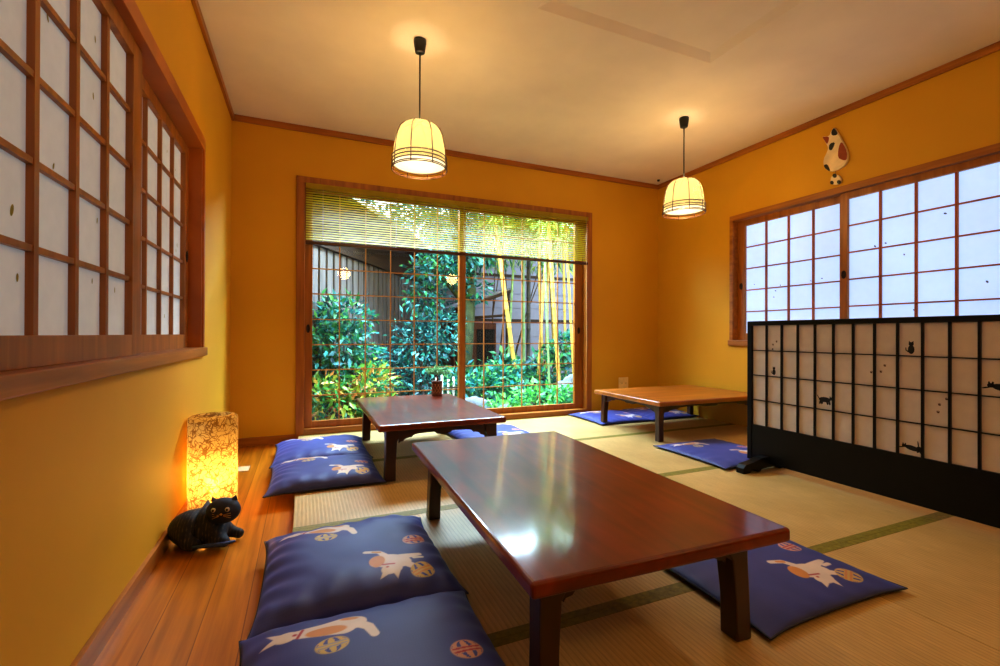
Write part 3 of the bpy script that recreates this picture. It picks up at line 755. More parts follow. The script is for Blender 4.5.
def point(name, loc, watts, col, rad):
    l = bpy.data.lights.new(name, 'POINT'); l.energy = watts; l.color = col; l.shadow_soft_size = rad
    o = bpy.data.objects.new(name, l); C.objects.link(o); o.location = loc; return o
WARM = (1, .76, .42)
for i, (x, y) in enumerate([(1.054, 2.432), (3.022, 2.54)]):
    point('pendant_bulb', (x, y, 1.83), 43, WARM, .035)
for x, y in [(1.1, -.5), (3.0, -.5)]:  # added fill lights behind the camera, no lamp modelled there
    point('rear_fill_light', (x, y, 1.84), 13, (1, .66, .27), .10)

# woven floor lamp
def woven_mat():
    m, nt, out = new_mat('string_wrapped_shade')
    tc = nd(nt, 'ShaderNodeTexCoord')
    def lines(sc_, seed, wd):
        mp = nd(nt, 'ShaderNodeMapping'); mp.inputs['Location'].default_value = (seed, seed * 2.3, seed * .7); nt.links.new(tc.outputs['Object'], mp.inputs[0])
        nz = nd(nt, 'ShaderNodeTexNoise', Scale=sc_, Detail=0, Distortion=.5); nt.links.new(mp.outputs[0], nz.inputs['Vector'])
        s1 = nd(nt, 'ShaderNodeMath', operation='SUBTRACT'); s1.inputs[1].default_value = .5; nt.links.new(nz.outputs['Fac'], s1.inputs[0])
        ab = nd(nt, 'ShaderNodeMath', operation='ABSOLUTE'); nt.links.new(s1.outputs[0], ab.inputs[0])
        lt = nd(nt, 'ShaderNodeMapRange'); lt.inputs['From Min'].default_value = wd * .4; lt.inputs['From Max'].default_value = wd
        lt.inputs['To Min'].default_value = 1; lt.inputs['To Max'].default_value = 0
        nt.links.new(ab.outputs[0], lt.inputs['Value']); return lt.outputs[0]
    mk = None
    for sc_, sd, wd in ((17, 1, .022), (24, 4, .026), (30, 9, .026), (20, 15, .022), (27, 22, .024), (22, 31, .02)):
        l = lines(sc_, sd, wd)
        if mk is None: mk = l
        else:
            q = nd(nt, 'ShaderNodeMath', operation='MAXIMUM'); nt.links.new(mk, q.inputs[0]); nt.links.new(l, q.inputs[1]); mk = q.outputs[0]
    col = ramp(nt, mk, [(0, (.42, .29, .10, 1)), (1, (.18, .09, .02, 1))])
    t = nd(nt, 'ShaderNodeBsdfTranslucent'); nt.links.new(col, t.inputs['Color'])
    tr = nd(nt, 'ShaderNodeBsdfTransparent'); nt.links.new(ramp(nt, mk, [(0, (1, .60, .16, 1)), (1, (.3, .1, .01, 1))]), tr.inputs['Color'])
    df = nd(nt, 'ShaderNodeBsdfDiffuse'); nt.links.new(col, df.inputs['Color'])
    mx = nd(nt, 'ShaderNodeMixShader', Fac=.3); nt.links.new(t.outputs[0], mx.inputs[1]); nt.links.new(df.outputs[0], mx.inputs[2])
    m2 = nd(nt, 'ShaderNodeMixShader', Fac=.33); nt.links.new(mx.outputs[0], m2.inputs[1]); nt.links.new(tr.outputs[0], m2.inputs[2])
    nt.links.new(m2.outputs[0], out.inputs[0]); return m
M_WOVEN = woven_mat()
FLX, FLY = .104, 2.47
fl_ = tag(empty('floor_lamp', (FLX, FLY, 0)), 'glowing string-wrapped tube lamp standing on the floorboards against the left wall', 'lamp')
MB().lathe([(.099, .012), (.1, .02), (.1, .425), (.097, .437), (.088, .443), (.07, .445)], n=56).build('lamp_shade', M_WOVEN, fl_)
MB().lathe([(.001, .0005), (.095, .0005), (.098, .004), (.098, .014), (.001, .014)], n=40).build('base', M_TRIM, fl_)
bulb_m, nt_, out_ = new_mat('glowing_bulb')
e_ = nd(nt_, 'ShaderNodeEmission', Strength=14); tc_ = nd(nt_, 'ShaderNodeTexCoord'); n_ = nd(nt_, 'ShaderNodeTexNoise', Scale=5)
nt_.links.new(tc_.outputs['Object'], n_.inputs['Vector']); nt_.links.new(ramp(nt_, n_.outputs['Fac'], [(.3, (1, .70, .3, 1)), (.7, (1, .78, .4, 1))]), e_.inputs['Color']); nt_.links.new(e_.outputs[0], out_.inputs[0])
m = MB(); m.lathe([(.001, .155), (.016, .150), (.026, .138), (.030, .122), (.026, .104), (.015, .086), (.013, .07)], n=24); m.lathe([(.014, .014), (.014, .07)], n=16)
m.build('bulb', bulb_m, fl_)
point('floor_lamp_light', (FLX, FLY, .185), 6.2, (1, .74, .34), .02)

# ------------------------------------------------------------------ fabric cat on the floor
def navy_print():
    m, nt, out = new_mat('dark_kimono_cloth')
    b = nd(nt, 'ShaderNodeBsdfPrincipled', Roughness=.75)
    tc = nd(nt, 'ShaderNodeTexCoord')
    v = nd(nt, 'ShaderNodeTexVoronoi', Scale=70); nt.links.new(tc.outputs['Object'], v.inputs['Vector'])
    w = nd(nt, 'ShaderNodeTexWave', Scale=26, Distortion=1.5); nt.links.new(tc.outputs['Object'], w.inputs['Vector'])
    mu = nd(nt, 'ShaderNodeMath', operation='MULTIPLY'); nt.links.new(w.outputs['Fac'], mu.inputs[0]); nt.links.new(v.outputs['Distance'], mu.inputs[1])
    nt.links.new(ramp(nt, mu.outputs[0], [(.25, (.008, .009, .020, 1)), (.5, (.03, .025, .03, 1)), (.8, (.10, .07, .045, 1))]), b.inputs['Base Color'])
    nt.links.new(b.outputs[0], out.inputs[0]); return m
M_KIM = navy_print()
M_NAVY = plain('navy_cloth', (.010, .012, .040, 1), rough=.7, noise_amt=.3, nscale=60)
M_EYE = plain('white_felt', (.6, .55, .5, 1), rough=.8)
M_EYEB = plain('black_felt', (.01, .01, .01, 1), rough=.6)
M_GOLD = plain('gold_thread', lin(190, 150, 70), rough=.5)
M_BLU = plain('blue_dotted_cloth', (.03, .06, .22, 1), rough=.7, noise_amt=.5, nscale=120)
dc = tag(empty('fabric_cat', (.122, 2.09, 0), math.radians(-12)), 'dark navy patchwork cloth cat lying in front of the glowing floor lamp', 'soft toy')
dc.scale = (1.0, 1.0, 1.0)
# body grown as one skin surface: x to the right (head end), z up
def skin_body(name, joints, edges, mats, parent, lv=2):
    me = bpy.data.meshes.new(name); me.from_pydata([j[0] for j in joints], edges, [])
    o = bpy.data.objects.new(name, me); C.objects.link(o); o.parent = parent
    md = o.modifiers.new('skin', 'SKIN'); md.use_smooth_shade = True
    for i, j in enumerate(joints):
        sv = me.skin_vertices[0].data[i]; sv.radius = (j[1], j[2] if len(j) > 2 else j[1]); sv.use_root = (i == 0)
    sb = o.modifiers.new('smooth', 'SUBSURF'); sb.levels = lv; sb.render_levels = lv
    for mm in mats: me.materials.append(mm)
    return o
body = skin_body('body', [((-.02, .0, .078), .072, .078), ((-.075, .0, .066), .060, .066), ((.035, 0, .080), .060, .064), ((.078, -.012, .105), .040, .040),
                          ((.085, -.045, .030), .027, .024), ((.125, -.060, .022), .022, .020), ((.10, .035, .03), .026, .022), ((.145, .02, .022), .021, .019),
                          ((-.10, .035, .03), .028), ((-.06, .075, .022), .021), ((-.02, -.060, .034), .036, .030), ((.03, -.075, .022), .022, .020)],
                 [(0, 1), (0, 2), (2, 3), (2, 4), (4, 5), (2, 6), (6, 7), (1, 8), (8, 9), (0, 10), (10, 11)], [M_KIM], dc)
m = MB(); m.ball((.092, -.028, .138), (.060, .046, .048), 0, 28, 18)
for sx in (-1, 1):
    bx = .092 + sx * .030
    m.add([(bx - .018, -.020, .172), (bx + .018, -.020, .172), (bx, -.036, .174), (bx + sx * .012, -.022, .193)], [(0, 1, 3), (1, 2, 3), (2, 0, 3)], 0)
hd = m.build('head', M_NAVY, dc)
for sx in (-1, 1):
    e = MB(); e.ball((.096 + sx * .024, -.0685, .155), (.0085, .005, .0085), 0, 14, 8); e.ball((.096 + sx * .024, -.0735, .155), (.0045, .003, .0048), 1, 10, 6); e.build('eye', [M_EYE, M_EYEB], hd)
q = MB(); q.ball((.100, -.0735, .139), (.0055, .004, .004), 0, 10, 6); q.build('nose', M_GOLD, hd)
q = MB()
for sx in (-1, 1):
    for kk in (-1, 0, 1): q.tube([(.100 + sx * .008, -.074, .135 + kk * .002), (.100 + sx * .032, -.070, .132 + kk * .009)], .0009, 4)
q.build('whiskers', M_GOLD, hd)
q = MB(); q.tube([(.01, -.088, .030), (.06, -.095, .034), (.115, -.084, .032), (.146, -.062, .032)], [.005, .008, .008, .004], 8); q.build('paw_trim', M_BLU, dc)

# small white plate let into the boards
tag(MB().box(.115, .185, 3.10, 3.21, .0003, .004, bev=.001).build('floor_plate', plain('pale_plate', lin(210, 190, 150), rough=.4)), 'small pale plate lying on the floorboards beyond the floor lamp', 'plate')

# ------------------------------------------------------------------ calico cat on the right wall
wc = tag(empty('wall_cat', (W, 2.035, 2.10)), 'flat calico cat seen from behind, fixed high on the right wall', 'wall ornament')
def wpt(px, py, t):   # outline drawn on a grid of 7.4 units to the photo pixel, laid on the wall
    X_, Y_ = 800 + px / 7.4, 110 + py / 7.4
    return (-t, 2.11 - .00654 * (X_ - 825) - 2.035, 2.08 - .00705 * (Y_ - 160) - .0023 * (X_ - 825) - 2.10)
M_CATW = plain('cream_painted_wood', lin(236, 218, 184), rough=.5); M_CATB = plain('black_paint', (.01, .008, .008, 1), rough=.5); M_CATO = plain('rust_paint', lin(150, 66, 22), rough=.5)
def smooth(pts, it=2):
    for _ in range(it):
        o = []
        for i in range(len(pts)):
            a, b = pts[i], pts[(i + 1) % len(pts)]
            o += [(a[0] * .75 + b[0] * .25, a[1] * .75 + b[1] * .25), (a[0] * .25 + b[0] * .75, a[1] * .25 + b[1] * .75)]
        pts = o
    return pts
out = [(262, 134), (272, 140), (298, 182), (322, 228), (352, 280), (368, 335), (360, 385), (335, 420), (292, 446), (240, 460), (200, 442), (184, 402), (190, 358), (212, 318), (222, 284), (212, 258), (196, 232), (176, 200), (186, 196), (232, 196), (244, 158)]
MB().prism(smooth(out, 2), wpt, .002, .018).build('body', M_CATW, wc)
for pts, mm, nm in [([(262, 138), (272, 142), (296, 178), (282, 192), (250, 192), (246, 162)], M_CATB, 'head_patch'),
                    ([(178, 202), (186, 198), (230, 198), (226, 230), (214, 256), (198, 232)], M_CATO, 'ear_patch'),
                    ([(234, 250), (276, 240), (262, 280), (246, 304), (226, 292)], M_CATB, 'shoulder_patch'),
                    ([(322, 238), (350, 284), (364, 336), (357, 376), (330, 374), (296, 356), (298, 300), (308, 262)], M_CATO, 'flank_patch'),
                    ([(192, 408), (218, 404), (238, 448), (234, 458), (204, 440), (190, 420)], M_CATB, 'haunch_patch')]:
    MB().prism(smooth(pts, 1), wpt, .0175, .0195).build(nm, mm, wc)
m = MB(); m.prism(smooth([(240, 505), (258, 484), (290, 478), (314, 500), (320, 530), (300, 550), (262, 556), (240, 540)], 2), wpt, .004, .016, 0)
for q in [(270, 488, 16), (250, 540, 14), (302, 534, 15)]:
    m.prism([(q[0] + q[2] * math.cos(a), q[1] + q[2] * math.sin(a)) for a in [kk * PI / 5 for kk in range(10)]], wpt, .0155, .0172, 1)
pb_ = m.build('hanging_ball', [M_CATW, M_CATB], wc)
m = MB(); m.tube([wpt(272, 455, .01), wpt(276, 482, .01)], .0012, 5); m.build('cord', M_PLAS, pb_)

# wall socket
so = tag(empty('wall_socket', (3.475, D, .33)), 'cream double wall socket low on the back wall right of the garden window', 'socket')
M_IV = plain('ivory_plastic', lin(236, 208, 140), rough=.35)
MB().box(-.058, .058, -.008, -.0004, -.058, .058, bev=.003).build('plate', M_IV, so)
for sx in (-.024, .024):
    q = MB(); q.box(sx - .017, sx + .017, -.0105, -.0075, -.020, .020, bev=.001); f_ = q.build('outlet', M_IV, so)
    q = MB(); q.box(sx - .007, sx - .005, -.0112, -.0103, -.006, .006); q.box(sx + .005, sx + .007, -.0112, -.0103, -.006, .006); q.build('slots', M_PLAS, f_)
# little dark hook on the ceiling
tag(MB().lathe([(.001, H - .016), (.010, H - .016), (.014, H - .006), (.014, H - .0003)], 3.80, 3.66, n=16).build('ceiling_hook', M_PLAS), 'tiny dark button fixed to the ceiling in the far right corner', 'hook')

# ------------------------------------------------------------------ plant pot on the far table
def leaf_material(name, rough=.42, transl=.3):
    m, nt, out = new_mat(name)
    a = nd(nt, 'ShaderNodeVertexColor', layer_name='leaf')
    b = nd(nt, 'ShaderNodeBsdfPrincipled', Roughness=rough); nt.links.new(a.outputs['Color'], b.inputs['Base Color'])
    t = nd(nt, 'ShaderNodeBsdfTranslucent'); nt.links.new(a.outputs['Color'], t.inputs['Color'])
    mx = nd(nt, 'ShaderNodeMixShader', Fac=transl); nt.links.new(b.outputs[0], mx.inputs[1]); nt.links.new(t.outputs[0], mx.inputs[2])
    nt.links.new(mx.outputs[0], out.inputs[0]); return m
M_LEAF = leaf_material('garden_leaf')
def leaves(name, parent, blobs, n, size, palette, slim=.38, up=.35, shell=.55, loc=(0, 0, 0)):
    """n folded leaves scattered through ellipsoid blobs (cx, cy, cz, rx, ry, rz)"""
    wts = np.array([b[3] * b[4] * b[5] for b in blobs]) ** .67; wts = wts / wts.sum()
    bi = RNG.choice(len(blobs), n, p=wts); B = np.array(blobs)[bi]
    d = RNG.normal(size=(n, 3)); d /= np.linalg.norm(d, axis=1)[:, None]
    r_ = (shell + (1 - shell) * RNG.random(n))[:, None] * (1 + .12 * RNG.normal(size=(n, 1)))
    P = B[:, :3] + d * r_ * B[:, 3:6]
    ax = d + RNG.normal(size=(n, 3)) * .7; ax[:, 2] += up - .5; ax /= np.linalg.norm(ax, axis=1)[:, None]
    nr = np.cross(ax, RNG.normal(size=(n, 3))); nr[:, 2] = np.abs(nr[:, 2]) + .5; nr -= ax * (nr * ax).sum(1)[:, None]; nr /= np.linalg.norm(nr, axis=1)[:, None]
    sd = np.cross(ax, nr); L_ = (size * (.5 + 1.0 * RNG.random(n)))[:, None]
    p0 = P; p1 = P + ax * L_ * .45 + sd * L_ * slim * .5; p2 = P + ax * L_ - nr * L_ * .12; p3 = P + ax * L_ * .45 - sd * L_ * slim * .5; pm = P + ax * L_ * .45 - nr * L_ * .06
    V_ = np.stack([p0, p1, p2, p3, pm], 1).reshape(-1, 3)
    base = (np.arange(n) * 5)[:, None]
    F_ = np.concatenate([base + np.array([0, 1, 4]), base + np.array([1, 2, 4]), base + np.array([2, 3, 4]), base + np.array([3, 0, 4])])
    me = bpy.data.meshes.new(name)
    me.vertices.add(len(V_)); me.vertices.foreach_set('co', V_.astype(np.float32).reshape(-1))
    me.loops.add(F_.size); me.loops.foreach_set('vertex_index', F_.astype(np.int32).reshape(-1))
    me.polygons.add(len(F_)); me.polygons.foreach_set('loop_start', np.arange(0, F_.size, 3, dtype=np.int32))
    me.update(calc_edges=True)
    pal = np.array(palette); c_ = 1.12 * pal[RNG.integers(0, len(pal), n)] * (.65 + .7 * RNG.random((n, 1)))
    cols = np.ones((n, 5, 4), np.float32); cols[:, :, :3] = c_[:, None, :]
    me.color_attributes.new('leaf', 'FLOAT_COLOR', 'POINT').data.foreach_set('color', cols.reshape(-1))
    me.materials.append(M_LEAF)
    o = bpy.data.objects.new(name, me); C.objects.link(o); o.parent = parent
    return o
L3 = lambda *c: lin(*c)[:3]
pp = tag(empty('potted_plant', (1.425, 3.42, .35)), 'small brown lattice pot with a green sprig on the far edge of the window table', 'plant')
M_POT = plain('brown_pot', lin(96, 54, 38), rough=.5, noise_amt=.4, nscale=60); M_POTL = plain('pale_pot_lattice', lin(170, 120, 90), rough=.5)
m = MB(); m.lathe([(.001, .0006), (.040, .0006), (.041, .012), (.037, .018), (.037, .095), (.042, .100), (.042, .112), (.036, .113), (.034, .100), (.001, .100)], n=28); pot = m.build('pot', M_POT, pp)
m = MB()
for kk in range(10):
    for sg in (-1, 1):
        m.tube([(.0385 * math.cos(2 * PI * kk / 10 + sg * t_ * 1.1), .0385 * math.sin(2 * PI * kk / 10 + sg * t_ * 1.1), .022 + .07 * t_) for t_ in [i_ / 6 for i_ in range(7)]], .0022, 5)
m.build('lattice_relief', M_POTL, pot)
m = MB(); m.tube([(0, 0, .10), (.008, 0, .13), (-.002, 0, .155), (.015, .0, .185)], [.007, .006, .005, .003], 8); m.tube([(0, 0, .15), (-.05, 0, .175)], .003, 6); m.tube([(.01, 0, .175), (.075, 0, .175)], .003, 6); m.build('stem', M_POT, pp)
leaves('foliage', pp, [(0, 0, .195, .075, .05, .018), (.07, 0, .18, .06, .04, .014), (-.045, 0, .19, .05, .04, .012)], 420, .026, [L3(120, 170, 120), L3(150, 196, 140), L3(96, 150, 96)], slim=.3, up=.6, shell=.1)

# ------------------------------------------------------------------ garden
M_SOIL = plain('garden_soil', lin(70, 64, 50), rough=.95, noise_amt=.4, nscale=8, bump=.4)
struct(MB().box(-4, 9, D + T + .02, 14, -.45, -.30).build('ground', M_SOIL), 'garden ground outside the window')
M_BOARD = wood('weathered_board', lin(78, 72, 72), lin(124, 118, 118), rough=.8, stretch=(1, 1, 12), scale=1.6)
M_EAVE = wood('dark_eave_timber', lin(34, 22, 14), lin(60, 40, 26), rough=.8, stretch=(8, 8, 1), scale=1)
M_ROOF = plain('grey_roof', lin(92, 86, 70), rough=.8)
M_DARK = plain('dark_gap', lin(22, 18, 18), rough=.9)
# board-walled outbuilding receding to the right
A = Vector((.15, 4.33, 0)); Bp = Vector((3.0, 9.12, 0)); dv = (Bp - A).normalized(); nv = Vector((dv.y, -dv.x, 0)); Lw = (Bp - A).length
ob = tag(empty('board_outbuilding', (A.x, A.y, -.30), math.atan2(dv.y, dv.x)), 'dark-eaved outbuilding with grey vertical boards at the back left of the garden', 'building')
m = MB(); x = 0
while x < Lw:
    m.box(x, min(x + .115, Lw), -.012, .012, 0, 2.02 + .002 * math.sin(x * 30)); x += .155
m.build('board_wall', M_BOARD, ob)
MB().box(0, Lw, .02, .06, 0, 2.1).build('backing', M_DARK, ob)
MB().box(-.1, Lw + .1, -.06, .04, 2.02, 2.14, bev=.004).build('wall_plate', M_EAVE, ob)
m = MB(); m.box(-.2, Lw + .2, .05, .09, 2.14, 2.66)
for kk in range(16): m.box(kk * .37, kk * .37 + .05, -.40, .06, 2.44, 2.52)
m.build('eave_rafters', M_EAVE, ob)
m = MB(); m.prism([(-.45, 2.50), (.05, 2.68), (.9, 3.05), (.9, 3.0), (.05, 2.62), (-.45, 2.46)], lambda a, b, t: (t, a, b), -.3, Lw + .3); m.build('roof', M_ROOF, ob)
# house wall with pale siding at the back right
hs = tag(empty('siding_house', (2.45, 7.9, -.30)), 'pale lilac house wall with dark horizontal battens behind the bamboo', 'building')
M_SIDE = plain('lilac_siding', lin(132, 132, 146), rough=.7, noise_amt=.06, nscale=4)
m = MB()
for kk in range(12): m.box(0, 6, -.012, .02, kk * .27, kk * .27 + .262)
m.box(0, 6, .019, .06, 0, 3.24); m.build('siding', M_SIDE, hs)
m = MB()
for z in (.55, 1.36, 2.2): m.box(0, 5.5, -.03, -.011, z, z + .05)
m.build('batten', M_EAVE, hs)
# lean-to shed
ls = tag(empty('lean_to_shed', (2.55, 6.75, -.30)), 'small reddish-brown shed with a pale lean-to roof beside the mossy trunk', 'building')
M_SHED = wood('red_brown_board', lin(70, 34, 20), lin(112, 58, 34), rough=.7, stretch=(1, 1, 8), scale=1.4)
MB().box(.05, .75, 0, .8, 0, 1.30).build('body', M_SHED, ls)
m = MB(); m.box(.42, .72, -.012, 0, .1, 1.2); m.build('doorway', M_DARK, ls)
m = MB(); m.prism([(-.05, 1.52), (.92, 1.86), (.92, 1.81), (-.05, 1.47)], lambda a, b, t: (a, t, b), -.25, .85); m.build('roof', M_SIDE, ls)
for xx in (.02, .84):
    MB().box(xx, xx + .05, -.22, -.17, 0, 1.50 + xx * .35).build('post', M_EAVE, ls)
m = MB(); m.tube([(-.05, -.26, 1.47), (.92, -.26, 1.80)], .025, 6); m.tube([(.02, -.2, 1.35), (.86, -.2, 1.42)], .02, 6); m.build('beam', M_EAVE, ls)

M_STEM = plain('garden_stem', lin(74, 60, 40), rough=.85, noise_amt=.3)
M_MOSS = plain('mossy_bark', lin(62, 74, 50), rough=.9, noise_amt=.4, nscale=10, bump=.5)
TEAL = [L3(40, 112, 116), L3(58, 146, 142), L3(26, 80, 90), L3(92, 172, 170), L3(44, 124, 100), L3(24, 70, 74)]
GREEN = [L3(44, 120, 70), L3(70, 150, 84), L3(36, 96, 70), L3(104, 170, 90), L3(60, 140, 110)]
LIME = [L3(120, 160, 60), L3(160, 170, 60), L3(90, 140, 60), L3(190, 150, 66), L3(176, 116, 60)]
def bush(name, loc, blobs, n, size, pal, label, cat='shrub', slim=.38, up=.35, stems=5):
    b = tag(empty(name, loc), label, cat, 'garden plants outside the window')
    leaves('foliage', b, blobs, n, size, pal, slim=slim, up=up)
    m = MB()
    for kk in range(stems):
        q = blobs[kk % len(blobs)]; a = rs.uniform(0, 6.28)
        m.tube([(q[0] * .15 + .04 * math.cos(a), q[1] * .15 + .04 * math.sin(a), 0), (q[0] * .6, q[1] * .6, q[2] * .55), (q[0] + q[3] * .3 * math.cos(a), q[1] + q[4] * .3 * math.sin(a), q[2] + q[5] * .4)], [.016, .011, .005], 6)
    m.build('stem', M_STEM, b); return b
bush('leafy_shrub', (.80, 5.02, -.30), [(0, 0, .95, .38, .3, .34), (-.2, -.05, 1.15, .25, .22, .2), (.25, .1, .75, .3, .25, .3), (-.25, 0, .7, .25, .25, .3), (.05, 0, 1.3, .3, .25, .22)], 3000, .082, GREEN + TEAL, 'tall blue-green leafy shrub at the left of the garden against the boards')
bush('variegated_shrub', (.86, 4.62, -.30), [(0, 0, .42, .36, .24, .24), (-.22, .0, .5, .22, .2, .25), (.25, .05, .55, .24, .2, .26), (0, -.05, .22, .4, .2, .16)], 1900, .10, LIME + GREEN[:2], 'lime and yellow leafy shrub low at the left of the garden', slim=.3)
bush('leafy_shrub', (1.85, 5.75, -.30), [(0, 0, .95, .42, .35, .45), (.3, .1, 1.15, .32, .3, .35), (-.3, 0, .6, .3, .3, .3), (.15, -.1, .4, .45, .3, .28)], 2800, .072, TEAL, 'dense teal shrub in the middle of the garden behind the window table')
bush('leafy_shrub', (2.55, 5.35, -.30), [(0, 0, .42, .35, .26, .25), (.3, .05, .5, .3, .25, .28), (-.3, -.05, .45, .28, .25, .25)], 1500, .085, GREEN + TEAL[:2], 'dark green shrub at the foot of the mossy trunk', slim=.45)
bush('leafy_shrub', (3.25, 5.6, -.30), [(0, 0, .45, .45, .28, .28), (.42, 0, .6, .34, .28, .32), (-.3, .05, .6, .3, .25, .28), (.5, -.15, .95, .22, .2, .2)], 2200, .09, GREEN + TEAL[2:], 'broad-leaved green shrub among the bamboo stalks', slim=.45)
bush('low_groundcover', (2.95, 4.62, -.30), [(0, 0, .34, .42, .2, .2), (-.4, .05, .26, .3, .18, .14), (.3, -.05, .40, .25, .16, .14)], 1100, .075, [L3(70, 160, 80), L3(110, 190, 90), L3(60, 140, 100)], 'bright green low plant under the right garden sash', 'plant', slim=.45, stems=3)
# tree with mossy trunk
tr = tag(empty('mossy_tree', (2.52, 6.0, -.30)), 'tree with a thick mossy trunk and teal leaves right behind the middle stile', 'tree', 'garden plants outside the window')
m = MB(); m.tube([(.03, .05, 0), (-.02, 0, .5), (.02, 0, 1.1), (.06, 0, 1.7), (-.05, .1, 2.5), (-.2, .2, 3.2)], [.14, .11, .105, .10, .08, .05], 12)
m.tube([(.03, 0, 1.5), (-.3, -.05, 1.85), (-.65, -.1, 2.1)], [.05, .035, .015], 8); m.tube([(.05, 0, 1.9), (.4, .1, 2.5)], [.05, .02], 8); m.build('trunk', M_MOSS, tr)
leaves('crown', tr, [(-.42, -.1, 1.95, .42, .3, .24), (-.62, -.15, 1.6, .25, .2, .26), (-.25, -.2, 2.2, .35, .3, .3), (.1, -.2, 2.3, .4, .3, .3), (-.2, .2, 2.9, .6, .4, .4), (.12, -.12, 1.75, .2, .15, .16)], 3000, .09, TEAL + GREEN[:2], slim=.4)
# bamboo
M_CULM = plain('yellow_bamboo', lin(184, 150, 70), rough=.45, noise_amt=.2); M_CULMG = plain('green_bamboo', lin(120, 150, 100), rough=.4, noise_amt=.2); M_CULMD = plain('dark_bamboo', lin(60, 62, 58), rough=.5)
culms = [((3.12, 5.43), (2.88, 5.50), .030, M_CULM, 'thickest leaning yellow bamboo stalk, leftmost of the yellow ones'),
         ((3.52, 6.16), (3.46, 6.1), .024, M_CULMG, 'green bamboo stalk just right of the thickest leaning yellow one'),
         ((3.36, 5.50), (3.52, 5.58), .020, M_CULM, 'slim yellow bamboo stalk leaning right in the middle of the clump'),
         ((3.90, 6.20), (3.88, 6.12), .022, M_CULM, 'pale upright bamboo stalk deep in the middle of the clump'),
         ((3.39, 4.86), (3.27, 4.90), .024, M_CULM, 'yellow bamboo stalk closest to the glass on the right'),
         ((3.92, 5.62), (3.86, 5.6), .018, M_CULM, 'thin yellow bamboo stalk near the right sash edge'),
         ((3.78, 5.15), (3.66, 5.15), .018, M_CULM, 'thin rightmost yellow bamboo stalk by the sash edge'),
         ((3.70, 6.4), (3.70, 6.4), .034, M_CULMD, 'dark grey bamboo stalk behind the yellow clump'),
         ((3.62, 5.75), (3.58, 5.8), .024, M_CULM, 'upright yellow bamboo stalk between the thickest one and the sash edge'),
         ((3.45, 5.25), (3.40, 5.3), .017, M_CULMG, 'slim pale green bamboo stalk just left of the stalk closest to the glass'),
         ((4.15, 6.3), (4.05, 6.3), .024, M_CULM, 'yellow bamboo stalk farthest back on the right'),
         ((3.18, 6.1), (3.28, 6.1), .018, M_CULMG, 'thin green bamboo stalk left of the clump')]
for (x0, y0), (x1, y1), rr, mm, lb in culms:
    b = tag(empty('bamboo_stalk', (x0, y0, -.30)), lb, 'bamboo', 'bamboo stalks outside the right sash')
    m = MB(); pts = []; rd = []
    dx, dy = (x1 - x0) / 1.77, (y1 - y0) / 1.77
    z = 0
    while z < 3.6:
        for dz, k_ in ((0, 1), (.010, 1.14), (.02, 1), (.21, .97)): pts.append((dx * (z + dz), dy * (z + dz), z + dz)); rd.append(rr * k_)
        z += .24
    m.tube(pts, rd, 10); m.build('culm', mm, b)
    leaves('leaf_spray', b, [(dx * 2.8, dy * 2.8 - .05, 2.75, .2, .18, .45)], 280, .14, [L3(140, 180, 80), L3(110, 160, 90), L3(176, 190, 90)], slim=.2, up=.0, shell=.0)
bush('bamboo_thicket', (3.3, 6.9, -.30), [(0, 0, 2.6, .8, .4, .45), (.9, -.2, 2.6, .7, .4, .5), (-.6, .1, 2.9, .6, .4, .4), (.4, 0, 3.2, 1.0, .4, .4)], 1900, .14, [L3(120, 170, 90), L3(90, 150, 100), L3(160, 186, 90), L3(70, 130, 90)], 'feathery yellow-green bamboo crown high behind the blind', 'bamboo', slim=.22, up=.1, stems=6)
bush('tall_shrub', (2.75, 7.9, -.30), [(0, 0, .9, .5, .35, .7), (.1, 0, 1.7, .5, .35, .6), (-.1, 0, 2.4, .45, .35, .5)], 1400, .13, TEAL, 'tall teal shrub filling the gap at the end of the outbuilding')
bush('background_tree', (1.6, 10.6, -.30), [(0.2, 0, 3.9, 1.1, .5, .8), (1.2, .2, 3.3, .9, .5, .8), (1.7, 0, 2.4, .6, .4, .6)], 2200, .16, TEAL + GREEN, 'green tree rising beyond the outbuilding roof', 'tree', stems=4)
# stones
M_STONE = plain('grey_stone', lin(104, 108, 116), rough=.9, noise_amt=.25, nscale=12, bump=.4)
def stone(loc, r, label, sd):
    bm = bmesh.new(); bmesh.ops.create_icosphere(bm, subdivisions=4, radius=1)
    for v in bm.verts:
        n_ = noise.noise(v.co * 1.3 + Vector((sd, sd * 2, 0))) * .35 + noise.noise(v.co * 4 + Vector((sd, 0, 0))) * .08
        v.co = Vector((v.co.x * r[0], v.co.y * r[1], v.co.z * r[2])) * (1 + n_)
    zm = min(v.co.z for v in bm.verts)
    for v in bm.verts: v.co.z -= zm
    m = MB(); m.bm(bm, 0, True); o = m.build('garden_stone', M_STONE, None); o.location = loc
    return tag(o, label, 'stone', 'stones in the garden')
stone((3.42, 4.75, -.31), (.17, .13, .30), 'tall pale stone at the right edge of the garden window', 1)
stone((2.30, 4.95, -.31), (.22, .16, .20), 'blue-grey stone right of the window table, below the middle stile', 5)
stone((2.72, 5.0, -.31), (.18, .14, .14), 'low grey stone between the two bright green plants', 9)
# short pale stakes edging the bed behind the far table
M_STAKE = plain('pale_stake', lin(190, 190, 180), rough=.7)
fe = tag(empty('stake_edging', (1.93, 5.15, -.30)), 'short row of pale upright stakes edging the bed behind the window table', 'fence')
for kk in range(6):
    MB().tube([(kk * .07 - .04, 0, 0), (kk * .07 - .04 + .004 * (-1) ** kk, 0, .62 + .03 * math.sin(kk * 2.1))], .014, 8).build('stake', M_STAKE, fe)
MB().tube([(-.09, -.02, .5), (.36, -.02, .5)], .008, 6).build('tie_rail', M_STEM, fe)

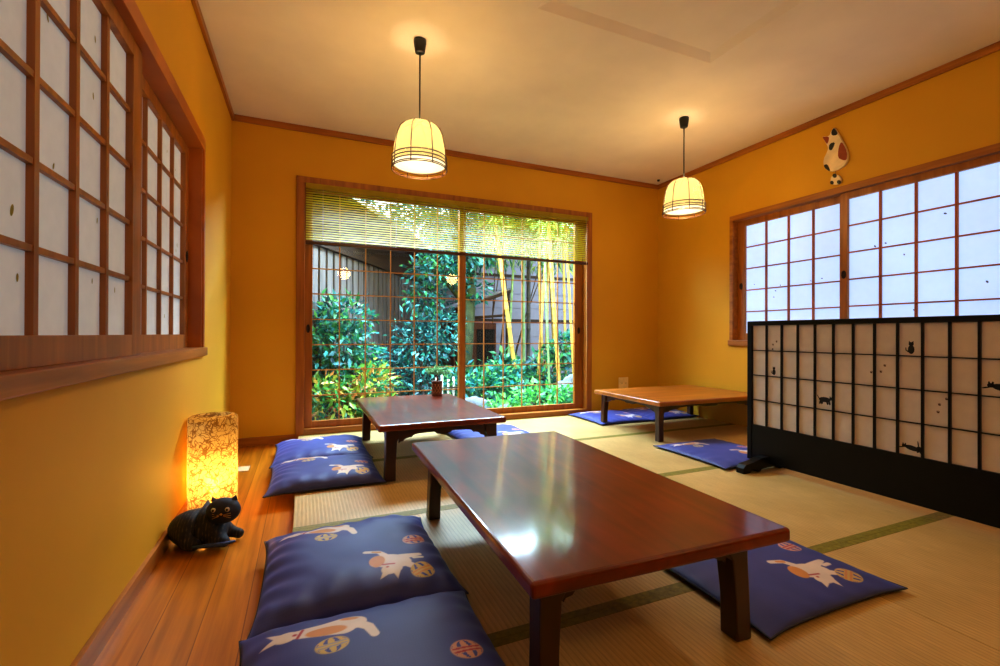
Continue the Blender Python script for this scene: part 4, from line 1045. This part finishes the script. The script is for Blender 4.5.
# ------------------------------------------------------------------ sky, sun, added window fill lamp
wd = bpy.data.worlds.new('overcast_sky'); bpy.context.scene.world = wd; wd.use_nodes = True
nt = wd.node_tree; nt.nodes.clear()
sun = bpy.data.lights.new('overcast_sun', 'SUN'); sun.energy = 3.2; sun.angle = math.radians(60); sun.color = (.72, .86, 1)
so_ = bpy.data.objects.new('overcast_sun', sun); C.objects.link(so_); so_.rotation_euler = Vector((.12, .22, -.96)).to_track_quat('-Z', 'Y').to_euler()
al = bpy.data.lights.new('window_fill_area', 'AREA'); al.shape = 'RECTANGLE'; al.size = 3.4; al.size_y = 1.0; al.energy = 800; al.color = (.56, .79, 1)  # unseen area lamp added outside to brighten the tatami through the glass
ao = bpy.data.objects.new('window_fill_area', al); C.objects.link(ao); ao.location = (2.0, 4.75, 2.75)
ao.rotation_euler = (Vector((2.1, 2.7, .05)) - Vector(ao.location)).to_track_quat('-Z', 'Y').to_euler()
o_ = nt.nodes.new('ShaderNodeOutputWorld'); bg = nt.nodes.new('ShaderNodeBackground')
tcw = nd(nt, 'ShaderNodeTexCoord'); sp = nd(nt, 'ShaderNodeSeparateXYZ'); nt.links.new(tcw.outputs['Generated'], sp.inputs[0])
nt.links.new(ramp(nt, sp.outputs['Z'], [(0, (.70, .84, 1, 1)), (.5, (.80, .92, 1.0, 1)), (1, (.62, .80, 1, 1))]), bg.inputs['Color'])
bg.inputs['Strength'].default_value = 3.6
nt.links.new(bg.outputs[0], o_.inputs[0])
# ------------------------------------------------------------------ camera
yaw, pitch, roll = math.radians(23.08897), math.radians(.17495), math.radians(.20696)
f = Vector((math.sin(yaw) * math.cos(pitch), math.cos(yaw) * math.cos(pitch), math.sin(pitch)))
r = Vector((math.cos(yaw), -math.sin(yaw), 0)); u = r.cross(f)
r2 = r * math.cos(roll) + u * math.sin(roll); u2 = -r * math.sin(roll) + u * math.cos(roll)
cam = bpy.data.cameras.new('camera'); co = bpy.data.objects.new('camera', cam); C.objects.link(co)
co.matrix_world = Matrix(((r2.x, u2.x, -f.x, .4904), (r2.y, u2.y, -f.y, 0), (r2.z, u2.z, -f.z, .82), (0, 0, 0, 1)))
cam.sensor_width = 36; cam.lens = 458.444 * 36 / 1000; cam.clip_start = .02
S = bpy.context.scene; S.camera = co
S.view_settings.view_transform = 'Standard'; S.view_settings.look = 'None'; S.view_settings.exposure = .31; S.view_settings.gamma = .84
S.cycles.use_denoising = True; S.cycles.max_bounces = 8; S.cycles.transparent_max_bounces = 12; S.cycles.diffuse_bounces = 4
S.cycles.sample_clamp_indirect = 6
